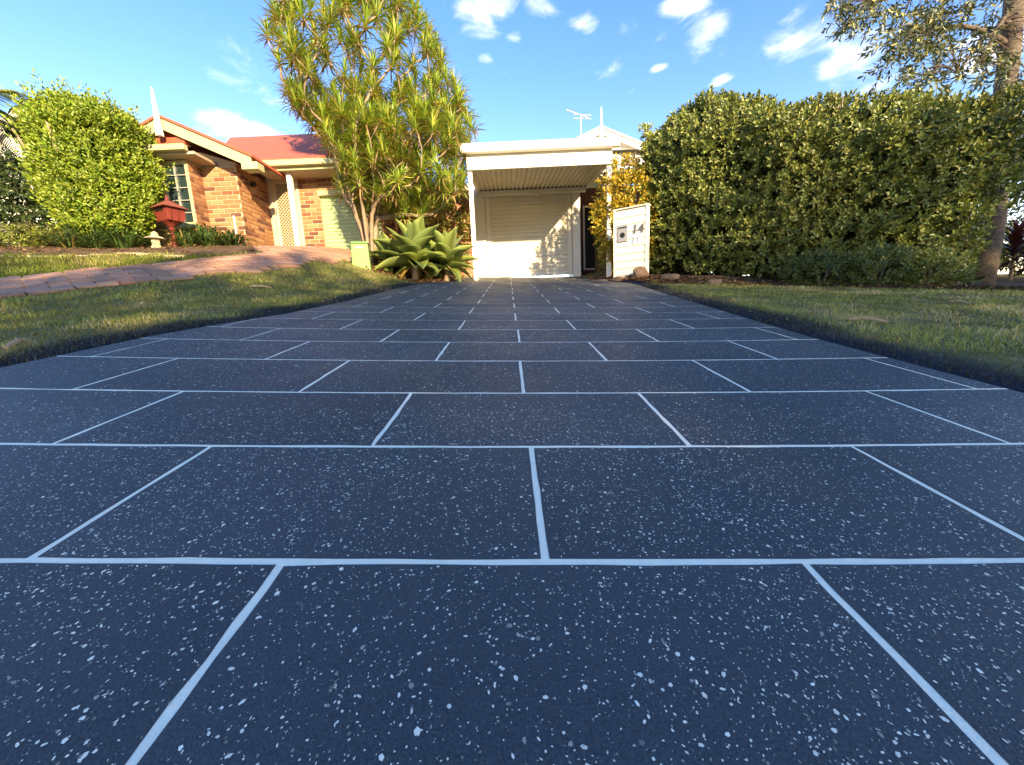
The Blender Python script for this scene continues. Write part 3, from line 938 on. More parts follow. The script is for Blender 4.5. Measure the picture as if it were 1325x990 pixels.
    MB().hexa([(f0[0] - .045, Yr - .12, f0[2]), (f0[0] + .045, Yr - .12, f0[2]), (f0[0] + .045, Yr - .035, f0[2]), (f0[0] - .045, Yr - .035, f0[2])],
              [(f0[0] - .012, Yr - .09, f1[2]), (f0[0] + .012, Yr - .09, f1[2]), (f0[0] + .012, Yr - .06, f1[2]), (f0[0] - .012, Yr - .06, f1[2])]).build('finial', MT['cream'], house)
    # porch eave: gutter, soffit, main roof
    Ye = 8.92
    zg = Z_(365, 214, Ye)
    xe0, xe1 = X_(326, 212, Ye), X_(520, 210, Ye)
    MB().box(xe0, xe1, Ye, Ye + .11, zg, zg + .12).build('gutter', MT['trim'], house, bevel=.015)
    MB().box(xe0 + .05, xe1 - .02, Ye + .11, Ye + .14, zg - .06, zg + .12).build('fascia', MT['trim'], house)
    MB().box(xe0, xe1 - .05, Ye + .14, Yb + .1, zg - .05, zg - .02).build('soffit', MT['soffit'], house)
    MB().box(ex - .20, ex + .12, Yr - .02, Yr + .22, ez - .03, ez + .11).build('gutter_end', MT['trim'], house, bevel=.012)
    Ytop = 12.4
    r0 = on_y(300, 192, Ytop); r1 = on_y(520, 160, Ytop)
    rz = Z_(405, 173, Ytop)
    MB().hexa([(xe0 - .9, Ye + .05, zg + .115), (xe1, Ye + .05, zg + .115), (xe1 - .6, Ytop, rz - .05), (r0[0], Ytop, rz - .05)],
              [(xe0 - .9, Ye + .05, zg + .165), (xe1, Ye + .05, zg + .165), (xe1 - .6, Ytop, rz), (r0[0], Ytop, rz)]).build('roof', MT['roof_red'], house)
    MB().hexa([(r0[0], Ytop, rz - .05), (xe1 - .6, Ytop, rz - .05), (xe1, 16, zg + .1), (xe0 - .9, 16, zg + .1)],
              [(r0[0], Ytop, rz), (xe1 - .6, Ytop, rz), (xe1, 16, zg + .15), (xe0 - .9, 16, zg + .15)]).build('roof', MT['roof_red'], house)
    # post
    xp = X_(380, 270, Ye + .3)
    MB().box(xp - .05, xp + .05, Ye + .25, Ye + .35, FL - .02, zg - .05).build('post', MT['cream'], house, bevel=.006)
    # security door with diamond lattice
    dr = MB().box(xd0 + .06, xd1 - .06, Yb + .06, Yb + .075, FL, zd1 - .06).build('security_door', mat('door_brown_mesh', (.16, .11, .06), .7, .2), house)  # plain dark brown backing sheet behind the lattice
    fr = MB()
    fr.box(xd0, xd0 + .06, Yb - .02, Yb + .1, FL, zd1); fr.box(xd1 - .06, xd1, Yb - .02, Yb + .1, FL, zd1); fr.box(xd0 + .06, xd1 - .06, Yb - .02, Yb + .1, zd1 - .06, zd1)
    fr.build('frame', MT['door_cream'], dr)
    lat = MB()
    a0, a1, b0, b1 = xd0 + .13, xd1 - .13, FL + .12, zd1 - .18
    st = .075
    n = int((a1 - a0 + b1 - b0) / st) + 1
    for k in range(n):
        c = k * st
        p = (a0 + max(0, c - (b1 - b0)), b0 + min(c, b1 - b0)); q = (a0 + min(c, a1 - a0), b0 + max(0, c - (a1 - a0)))
        if abs(p[0] - q[0]) > .01:
            lat.bar((p[0], Yb + .045, p[1]), (q[0], Yb + .045, q[1]), .010, .014, up=(0, 1, 0))
            lat.bar((a0 + a1 - p[0], Yb + .033, p[1]), (a0 + a1 - q[0], Yb + .033, q[1]), .010, .014, up=(0, 1, 0))
    lat.build('lattice', MT['door_cream'], dr)
    st_ = MB()
    st_.box(xd0 + .06, a0, Yb + .03, Yb + .058, FL, zd1 - .06); st_.box(a1, xd1 - .06, Yb + .03, Yb + .058, FL, zd1 - .06)
    st_.box(a0, a1, Yb + .03, Yb + .058, FL, b0); st_.box(a0, a1, Yb + .03, Yb + .058, b1, zd1 - .06)
    st_.build('door_stile', MT['door_cream'], dr)
    MB().box(a0 - .045, a0 - .02, Yb - .01, Yb + .028, FL + .92, FL + 1.05).build('handle', MT['steel'], dr)
    # garage door
    roller(MB(), xg0, xg1, Yb + .08, FL - .05, zg1, .085, .02).build('garage_door', MT['olive_door'], house)
    MB().box(xg0 - .02, xg1 + .02, Yb - .03, Yb + .078, zg1 - .10, zg1 + .01).build('door_head', MT['trim'], house)
    # small meter pipe and wall lamp
    xpz = X_(311, 300, Yf)
    xq = X_(310, 290, Yf) - .08
    MB().tube([(xq, Yf - .03, FL - .1), (xq, Yf - .03, FL + .62)], .018).build('downpipe', MT['cream'], house)
    lam = np.array([xc + .03, Yf + .45, Z_(331, 238, Yf + .45)])
    MB().lathe(lam + np.array([.03, 0, -.06]), [(.02, 0), (.05, .02), (.05, .08), (.02, .11)], 8).build('wall_lamp', MT['dark'], house)
    return house, FL
def flat_brick_material():
    m = bpy.data.materials.new('brick_infill'); m.use_nodes = True
    nt = m.node_tree; N, L = nt.nodes, nt.links
    b = N['Principled BSDF']; b.inputs['Roughness'].default_value = .85
    tc = N.new('ShaderNodeTexCoord'); sp = N.new('ShaderNodeSeparateXYZ'); cb = N.new('ShaderNodeCombineXYZ')
    L.new(tc.outputs['Object'], sp.inputs[0]); L.new(sp.outputs[0], cb.inputs[0]); L.new(sp.outputs[2], cb.inputs[1])
    br = N.new('ShaderNodeTexBrick'); br.inputs['Scale'].default_value = 1
    br.inputs['Brick Width'].default_value = .236; br.inputs['Row Height'].default_value = .087; br.inputs['Mortar Size'].default_value = .006
    br.inputs['Color1'].default_value = (.42, .24, .10, 1); br.inputs['Color2'].default_value = (.30, .14, .06, 1); br.inputs['Mortar'].default_value = (.40, .30, .19, 1)
    L.new(cb.outputs[0], br.inputs['Vector']); L.new(br.outputs['Color'], b.inputs['Base Color'])
    return m
MT['brick_flat'] = flat_brick_material()
NHOUSE, NFLOOR = build_brick_house()

# ================================================================== THE WHITE HOUSE WITH GARAGE
GY = 10.95
def build_white_house():
    FL = float(plane_z(X_(685, 357, GY), GY)) + .01
    zt = Z_(685, 251, GY)                  # head of the garage opening
    xl, xr = X_(560, 300, GY), X_(751, 300, GY)
    x0, x1 = X_(629, 300, GY), X_(741, 300, GY)
    xb = X_(616, 300, GY)
    ze = Z_(600, 247, GY - .5)
    house = empty('white_house', ((x0 + x1) / 2, GY, FL), 'low white house with roller garage door behind the carport', 'house')
    # brick bay left of the garage with a dark opening
    zsill = Z_(605, 314, GY)
    zhead = Z_(600, 258, GY)
    xo0, xo1 = X_(608, 290, GY), X_(615.5, 290, GY)
    xq0, xq1 = X_(578, 290, GY) , xo0 - .30
    w = MB()
    w.box(xl - 2, xo0, GY + .02, GY + .22, FL - .6, ze); w.box(xo0, xo1, GY + .02, GY + .22, FL - .6, zsill)
    w.box(xo0, xo1, GY + .02, GY + .22, zhead, ze); w.box(xo1, xb, GY + .02, GY + .22, FL - .6, ze)
    w.build('brick_wall', MT['mortar'], house)
    MB().box(xo0, xo1, GY + .12, GY + .14, zsill, zhead).build('window', MT['dark'], house)
    MB().box(xl + .3, xb - .02, GY - .03, GY + .004, zsill - .05, zsill).build('sill', MT['brick_flat'], house)
    brick_face('w', (xl - 1.0, GY + .02), (1, 0), xb - xl + 1.0, FL - .05, ze - .02, (0, -1), holes=((xo0 - xl + 1.0, xo1 - xl + 1.0, zsill - FL + FL, zhead),))
    lay_bricks('w', house, [(.40, .17, .10), (.36, .14, .085), (.44, .21, .13), (.30, .11, .07), (.42, .19, .12)], 230)
    # garage surround
    g = MB()
    g.box(xb, x0, GY, GY + .2, FL - .1, zt); g.box(x1, xr, GY, GY + .2, FL - .1, zt); g.box(xb, xr, GY, GY + .2, zt, zt + .30)
    g.build('garage_frame', MT['cream'], house)
    dr = roller(MB(), x0, x1, GY + .11, FL, zt, .105, .024).build('garage_door', MT['cream_door'], house)
    MB().box(x0, x1, GY + .06, GY + .085, FL + .005, FL + .075).build('bottom_rail', MT['cream'], dr)
    for xx in (x0 + .07, x1 - .07):
        MB().box(xx - .05, xx + .05, GY + .045, GY + .085, FL + .08, zt).build('door_track', MT['cream'], dr)
    # floodlight on the beam
    lx, lz = X_(691, 248, GY - .1), Z_(691, 249, GY - .1)
    fl = MB().box(lx - .06, lx + .06, GY - .06, GY - .004, lz - .02, lz + .06).build('floodlight', MT['cream'], house)
    for s in (-1, 1):
        MB().lathe((lx + s * .09, GY - .14, lz - .10), [(.025, 0), (.06, .01), (.055, .08), (.025, .10)], 10).build('lamp_head', MT['cream'], fl)
    # entry recess to the right, with a screen door
    Yd = GY + 1.3
    xe1 = X_(783, 300, GY)
    MB().box(xr - .12, xr, GY + .2, Yd, FL - .1, zt + .3).build('recess_wall', MT['cream'], house)
    d0, d1 = X_(757, 310, Yd), X_(774, 310, Yd)
    dz0, dz1 = Z_(765, 347, Yd), Z_(765, 268, Yd)
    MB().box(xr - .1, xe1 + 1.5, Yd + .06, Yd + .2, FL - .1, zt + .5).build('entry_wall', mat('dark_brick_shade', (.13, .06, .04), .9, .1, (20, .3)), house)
    sdr = MB().box(d0, d1, Yd + .03, Yd + .055, dz0, dz1).build('screen_door', MT['dark'], house)
    f = MB(); t = .05
    f.box(d0 - t, d0, Yd, Yd + .056, dz0 - t, dz1 + t); f.box(d1, d1 + t, Yd, Yd + .056, dz0 - t, dz1 + t)
    f.box(d0, d1, Yd, Yd + .056, dz0 - t, dz0); f.box(d0, d1, Yd, Yd + .056, dz1, dz1 + t)
    f.build('frame', MT['white'], sdr)
    MB().box(d1 + .008, d1 + .042, Yd - .03, Yd - .002, dz0 + .95, dz0 + 1.12).build('handle', MT['dark'], sdr)
    # right front wing in brick, behind the shrubs
    xw1 = X_(905, 300, GY)
    MB().box(xe1, xw1, GY - .2, GY, FL - .3, ze + .05).build('wing_wall', MT['brick_flat'], house)
    MB().box(xe1, xe1 + .2, GY, Yd + .06, FL - .3, ze + .05).build('wing_return', MT['brick_flat'], house)
    # left eave: fascia, gutter, roof
    yE = GY - .5
    zl = Z_(597, 243, yE)
    xe = X_(612, 245, yE)
    MB().box(xl - 2, xe, yE, yE + .10, zl - .06, zl + .06).build('gutter', MT['white'], house, bevel=.012)
    MB().box(xl - 2, xe, yE + .10, GY + .02, zl - .08, zl - .05).build('soffit', MT['cream'], house)
    # roof masses
    ya = GY + .2
    axx, azz = on_y(776, 171, ya)[[0, 2]]
    gl, gzl = on_y(742, 188, ya)[[0, 2]]
    slope = (azz - gzl) / (axx - gl)
    zb = Z_(776, 194, ya)
    hw = (azz - zb) / slope
    # gablet with lining boards
    gab = MB().prism([(axx - hw, ya, zb), (axx + hw, ya, zb), (axx, ya, azz - .05)], (0, .06, 0)).build('gable', MT['white'], house)
    for k in range(4):
        zz = zb + .09 + k * .12
        h2 = (azz - zz) / slope - .06
        if h2 > .05: MB().box(axx - h2, axx + h2, ya - .012, ya - .003, zz, zz + .10).build('board', MT['white'], gab)
    for s in (-1, 1):
        MB().prism([(axx, ya - .16, azz - .10), (axx + s * (hw + .25), ya - .16, zb - slope * .25 - .10), (axx + s * (hw + .25), ya - .16, zb - slope * .25 + .03), (axx, ya - .16, azz + .03)], (0, .04, 0)).build('bargeboard', MT['white'], house)
        MB().prism([(axx, ya - .2, azz + .035), (axx + s * (hw + .30), ya - .2, zb - slope * .30 + .035), (axx + s * (hw + .30), ya - .2, zb - slope * .30 + .08), (axx, ya - .2, azz + .08)], (0, 4.5, 0)).build('roof', MT['roof_grey'], house)
    fz = Z_(776, 139, ya - .18)
    MB().hexa([(axx - .05, ya - .22, azz - .2), (axx + .05, ya - .22, azz - .2), (axx + .05, ya - .162, azz - .2), (axx - .05, ya - .162, azz - .2)],
              [(axx - .008, ya - .2, fz), (axx + .008, ya - .2, fz), (axx + .008, ya - .18, fz), (axx - .008, ya - .18, fz)]).build('finial', MT['white'], house)
    # hip skirt below the gablet
    ze2 = Z_(810, 222, GY - .8)
    xh0, xh1 = axx - 3.2, X_(905, 222, GY - .8)
    MB().hexa([(xh0, GY - .8, ze2), (xh1, GY - .8, ze2), (axx + hw + .9, ya + .3, zb - .03), (axx - hw - .3, ya + .3, zb - .03)],
              [(xh0, GY - .8, ze2 + .05), (xh1, GY - .8, ze2 + .05), (axx + hw + .9, ya + .3, zb + .02), (axx - hw - .3, ya + .3, zb + .02)]).build('roof', MT['roof_grey'], house)
    for k in range(9):       # standing ribs of the roof sheets
        t = (k + .5) / 9
        p = np.array([xh0 + (xh1 - xh0) * t, GY - .8, ze2 + .06]); q = np.array([axx - hw - .3 + (2 * hw + 1.2) * t, ya + .3, zb + .03])
        MB().bar(p, q, .03, .03).build('roof_rib', MT['roof_grey'], house)
    MB().box(axx + .35, xh1, GY - .92, GY - .80, ze2 - .08, ze2 + .05).build('gutter', MT['white'], house, bevel=.012)
    MB().box(axx + .4, xh1 - .05, GY - .80, GY - .2, ze2 - .10, ze2 - .06).build('soffit', MT['cream'], house)
    return house, FL, zt
WHOUSE, WFLOOR, WHEAD = build_white_house()

# ---------------------------------------------------------------- carport
def build_carport():
    Yc = 8.5
    xl, xr = X_(605, 210, Yc), X_(791, 210, Yc)
    ztop = Z_(697, 182, Yc - .1); zmid = Z_(697, 194, Yc - .1); zbot = Z_(697, 216, Yc)
    zrear = Z_(685, 244, GY - .1)
    cp = empty('carport', ((xl + xr) / 2, Yc, float(plane_z(0, Yc))), 'white steel carport with corrugated ceiling over the driveway end', 'carport')
    MB().box(xl - .13, xr + .15, Yc - .14, Yc - .005, zmid, ztop).build('gutter', MT['white'], cp, bevel=.02)
    MB().box(xl - .02, xr + .02, Yc, Yc + .05, zbot, zmid + .04).build('fascia', MT['white'], cp, bevel=.006)
    MB().box(xl - .02, xr + .02, Yc - .006, Yc - .001, (zbot + zmid) / 2 - .006, (zbot + zmid) / 2 + .006).build('fascia_joint', MT['cream'], cp)
    for x, yy in ((xl + .03, Yc + .08), (xr - .03, Yc + .08)):
        zb = float(gz(x, yy)) if x > 0 else float(plane_z(x, yy)) - .05
        p = MB().box(x - .045, x + .045, yy - .02, yy + .07, zb, zbot + .12).build('post', MT['white'], cp, bevel=.006)
    # side beams and rear plate
    ym, yr_ = Yc + .06, GY - .02
    for x in (xl + .02, xr - .02):
        MB().hexa([(x - .03, ym, zbot + .02), (x + .03, ym, zbot + .02), (x + .03, yr_, zrear - .02), (x - .03, yr_, zrear - .02)],
                  [(x - .03, ym, zbot + .17), (x + .03, ym, zbot + .17), (x + .03, yr_, zrear + .13), (x - .03, yr_, zrear + .13)]).build('side_beam', MT['white'], cp)
    MB().box(xl + .06, xr - .06, GY - .11, GY - .01, zrear - .13, zrear - .02).build('rear_beam', MT['cream'], cp)
    # diagonal brace at the right post
    MB().bar((xr - .03, Yc + .2, zbot - .42), (xr - .03, Yc + .75, zbot + .03), .04, .04).build('brace', MT['white'], cp)
    # corrugated sheet
    n = 26
    prof = []
    w = (xr - xl - .1) / n
    for k in range(n):
        a = xl + .05 + k * w
        prof += [(a, 0), (a + w * .50, 0), (a + w * .62, .035), (a + w * .88, .035)]
    prof.append((xl + .05 + n * w, 0))
    V, Fc = [], []
    for (x, h) in prof:
        V += [(x, ym + .02, zbot + .05 + h), (x, yr_ - .10, zrear + .0 + h)]
    Fc = [(2 * i, 2 * i + 1, 2 * i + 3, 2 * i + 2) for i in range(len(prof) - 1)]
    o = mk('roof_sheet', V, Fc, mat('carport_sheet', (.60, .54, .42), .45, .3, (3, .08)), cp)
    so_ = o.modifiers.new('thick', 'SOLIDIFY'); so_.thickness = .004; so_.offset = 1
    for k in range(n):
        a = xl + .05 + (k + .75) * w
        MB().lathe((a, GY - .113, zrear + .0), [(.001, -.02), (.026, -.012), (.026, .012), (.001, .02)], 8).build('rib_end', MT['dark'], cp)
    # outer roof skin keeps the light out
    MB().hexa([(xl - .02, ym, zbot + .12), (xr + .02, ym, zbot + .12), (xr + .02, yr_, zrear + .06), (xl - .02, yr_, zrear + .06)],
              [(xl - .02, ym, zbot + .16), (xr + .02, ym, zbot + .16), (xr + .02, yr_, zrear + .10), (xl - .02, yr_, zrear + .10)]).build('roof', MT['roof_grey'], cp)
build_carport()

# ---------------------------------------------------------------- tv antenna
def build_antenna():
    Y = GY + 1.2
    b = on_y(752, 182, Y); t = on_y(752, 148, Y)
    x = b[0]
    an = empty('tv_antenna', (x, Y, b[2] - .3), 'thin metal television antenna on the roof beside the finial', 'antenna')
    MB().tube([(x, Y, b[2] - .3), (x, Y, t[2])], .014, 6).build('mast', MT['galv'], an)
    p, q = on_y(733, 142, Y), on_y(762, 153, Y)
    MB().bar((p[0], Y, p[2]), (q[0], Y, q[2]), .018, .018).build('boom', MT['galv'], an)
    for k in range(9):
        f = k / 8
        c = np.array([p[0] + (q[0] - p[0]) * f, Y, p[2] + (q[2] - p[2]) * f])
        l = .10 + .16 * f
        MB().bar(c + np.array([-.4 * l, -l, .25 * l]), c + np.array([.4 * l, l, -.25 * l]), .006, .006).build('element', MT['galv'], an)
    for h in (0, .1):
        MB().bar((x - .22, Y - .02, t[2] - .1 + h), (x + .30, Y - .02, t[2] - .14 + h), .007, .007).build('element', MT['galv'], an)
build_antenna()

# ---------------------------------------------------------------- letterbox wall
def build_letterbox():
    pl = at(794, 355, 7.62); pr = at(838, 359, 7.28)
    L2 = np.array([pl[0], pl[1]]); R2 = np.array([pr[0], pr[1]])
    W = np.linalg.norm(R2 - L2); du = (R2 - L2) / W; nn = np.array([du[1], -du[0]])     # faces the street
    zb = min(float(gz(*L2)), float(gz(*R2))) - .05
    ztl = at(794, 271, 7.62)[2]; ztr = at(838, 263, 7.28)[2]
    zt = (ztl + ztr) / 2 - .09
    LBW = mat('letterbox_cream', (.76, .70, .55), .5, .3, (4, .10), (60, .06))
    root = empty('letterbox_wall', (*(L2 + R2) / 2, zb), 'cream weatherboard letterbox pillar numbered 14 at the driveway edge', 'letterbox')
    def fr(a, out, z):
        p = L2 + du * a + nn * out
        return (p[0], p[1], z)
    def blk(a0, a1, o0, o1, z0, z1):
        m = MB()
        m.hexa([fr(a0, o1, z0), fr(a1, o1, z0), fr(a1, o0, z0), fr(a0, o0, z0)], [fr(a0, o1, z1), fr(a1, o1, z1), fr(a1, o0, z1), fr(a0, o0, z1)])
        return m
    D = .13
    blk(.01, W - .01, -D, -.02, zb, zt - .01).build('core', MT['cream'], root)
    nb = 10
    bh = (zt - zb - .02) / nb
    for k in range(nb):
        z0 = zb + k * bh + .005; z1 = z0 + bh - .009
        m = MB().hexa([fr(.05, .014, z0), fr(W - .05, .014, z0), fr(W - .05, -.019, z0), fr(.05, -.019, z0)],
                      [fr(.05, .001, z1), fr(W - .05, .001, z1), fr(W - .05, -.019, z1), fr(.05, -.019, z1)])
        m.build('board', LBW, root)
    for a in (0, W - .048):
        blk(a, a + .048, -.03, .018, zb, zt).build('corner_trim', LBW, root, bevel=.004)
    blk(-.01, W + .01, -D - .01, .024, zt + .002, zt + .022).build('cap', LBW, root)
    # steel mail slot with round newspaper hole
    H = zt - zb
    pz0, pz1 = zb + H * .565, zb + H * .785
    a0, a1 = W * .13, W * .42
    plate = blk(a0, a1, .015, .03, pz0, pz1).build('mail_plate', MT['steel'], root, bevel=.004)
    c = (a0 + a1) / 2; cz = pz0 + (pz1 - pz0) * .40; r = (a1 - a0) * .26
    ring = MB()
    n = 20
    v = [fr(c + r * math.cos(2 * math.pi * k / n), .0325, cz + r * math.sin(2 * math.pi * k / n)) for k in range(n)]
    v2 = [fr(c + r * math.cos(2 * math.pi * k / n), .0295, cz + r * math.sin(2 * math.pi * k / n)) for k in range(n)]
    ring.add(v + v2, [tuple(range(n))] + [(k, n + k, n + (k + 1) % n, (k + 1) % n) for k in range(n)])
    ring.build('paper_hole', MT['dark'], plate)
    blk(a0 + .02, a1 - .015, .0305, .034, pz1 - .055, pz1 - .032).build('mail_slot', MT['dark'], plate)
    # house number
    cu = bpy.data.curves.new('digits', 'FONT'); cu.body = '14'; cu.size = .235; cu.extrude = .005; cu.shear = .08; cu.offset = .002; cu.space_character = 1.0
    tmp = bpy.data.objects.new('digits_tmp', cu); COL.objects.link(tmp)
    bpy.context.view_layer.update()
    me = bpy.data.meshes.new_from_object(tmp.evaluated_get(bpy.context.evaluated_depsgraph_get()))
    bpy.data.objects.remove(tmp)
    me.materials.clear(); me.materials.append(MT['char']); me.name = 'house_number'
    o = bpy.data.objects.new('house_number', me)
    org = fr(W * .545, .024, zb + H * .655)
    A = Matrix(((du[0], 0, nn[0], org[0]), (du[1], 0, nn[1], org[1]), (0, 1, 0, org[2]), (0, 0, 0, 1)))
    link(o, A, root)
    # pale blue emblem below the number
    em = MB()
    def q(pts, out=.021):
        P = [fr(W * a, out, zb + H * z) for (a, z) in pts]
        em.prism(P, (nn[0] * .003, nn[1] * .003, 0))
    q([(.56, .515), (.64, .505), (.68, .585), (.62, .605)]); q([(.62, .60), (.67, .61), (.70, .53), (.66, .51)], .0215)
    q([(.70, .515), (.76, .51), (.80, .61), (.74, .615)]); q([(.78, .555), (.86, .56), (.86, .585), (.78, .58)], .0215); q([(.84, .52), (.90, .525), (.88, .545), (.83, .54)])
    em.build('emblem', MT['sticker'], root)
    return L2, R2, zb
LB_L, LB_R, LB_Z = build_letterbox()

# ---------------------------------------------------------------- rocks
def rock(c, size, label, seed, rot=0):
    n1, n2 = 9, 6
    V, Fc = [], []
    rg = np.random.default_rng(seed)
    for i in range(n2 + 1):
        ph = math.pi * i / n2
        for k in range(n1):
            th = 2 * math.pi * k / n1
            d = np.array([math.sin(ph) * math.cos(th), math.sin(ph) * math.sin(th), math.cos(ph)])
            d = np.sign(d) * np.abs(d) ** .7
            r = .78 + .4 * vnoise(d * 1.7 + seed * 3.1, seed)
            V.append(d * r * np.array(size) / 2)
    for i in range(n2):
        for k in range(n1):
            Fc.append((i * n1 + k, (i + 1) * n1 + k, (i + 1) * n1 + (k + 1) % n1, i * n1 + (k + 1) % n1))
    V = np.array(V)
    cr, sr = math.cos(rot), math.sin(rot)
    V = np.stack([V[:, 0] * cr - V[:, 1] * sr, V[:, 0] * sr + V[:, 1] * cr, V[:, 2]], -1)
    z = float(gz(c[0], c[1]))
    o = mk('rock', V + np.array([c[0], c[1], z + size[2] * .25]), Fc, MT['stone'], None)
    return tag(o, label, 'rock', 'sandstone rocks edging the garden bed')
lbd = nrm(LB_R - LB_L); lbn = np.array([lbd[1], -lbd[0]])
rock(LB_R - lbd * .10 + lbn * .16, (.30, .2, .26), 'upright sandstone rock against the right foot of the letterbox', 1, .4)
rock(LB_L + lbd * .18 + lbn * .20, (.36, .2, .11), 'flat sandstone rock at the left foot of the letterbox', 2, .2)
rock(LB_L - lbd * .28 + lbn * .15, (.42, .26, .12), 'low sandstone rock left of the letterbox at the bed edge', 3, -.2)
rock(LB_R + lbd * .42 + lbn * .10, (.40, .24, .15), 'rounded sandstone rock right of the letterbox under the hedge end', 4, .1)
rk = on_g(925, 369); rock((rk[0], rk[1] + .05), (.28, .2, .12), 'sandstone rock at the foot of the hedge, second right of the letterbox', 5)
rk = on_g(1225, 372); rock((rk[0], rk[1] + .1), (.42, .3, .34), 'weathered sandstone block at the right end of the hedge', 6)

# ================================================================== PLANTS
def foliage(name, parent, P, D, n, slen, ll, lw, base, var=.3, warm=None, wprob=0, m='leaf', tmpl=LEAF6, clump=(1.2, .25), jitter=.35, sp=(.5, 1.25), new=None):
    """leafy shoots as one mesh; clump: lighter and darker plants of leaf colour; new: colour of fresh tips"""
    pos, ax, no = shoots(P, D, n, slen, sp[0], sp[1], jitter)
    N = len(pos)
    col = tint(N, base, var, warm, wprob)
    cl = np.repeat(vnoise(P * clump[0], 4), n)[:, None]
    col = col * (1 + clump[1] * 2 * (cl - .5))
    if new is not None:
        tipness = np.tile(np.linspace(0, 1, n), N // n)[:, None] ** 2 * np.repeat(RNG.random(len(P)) < .5, n)[:, None]
        col = col * (1 - tipness) + np.array(new) * tipness
    return leaf_obj(name, pos, ax, no, ll * RNG.uniform(.65, 1.2, N), lw * RNG.uniform(.7, 1.2, N), np.clip(col, .003, .9), MT[m], parent, tmpl)
def curve(p, q, bend, n=6):
    p = np.array(p, float); q = np.array(q, float); b = np.array(bend, float)
    t = np.linspace(0, 1, n)[:, None]
    return p * (1 - t) + q * t + b * (4 * t * (1 - t))

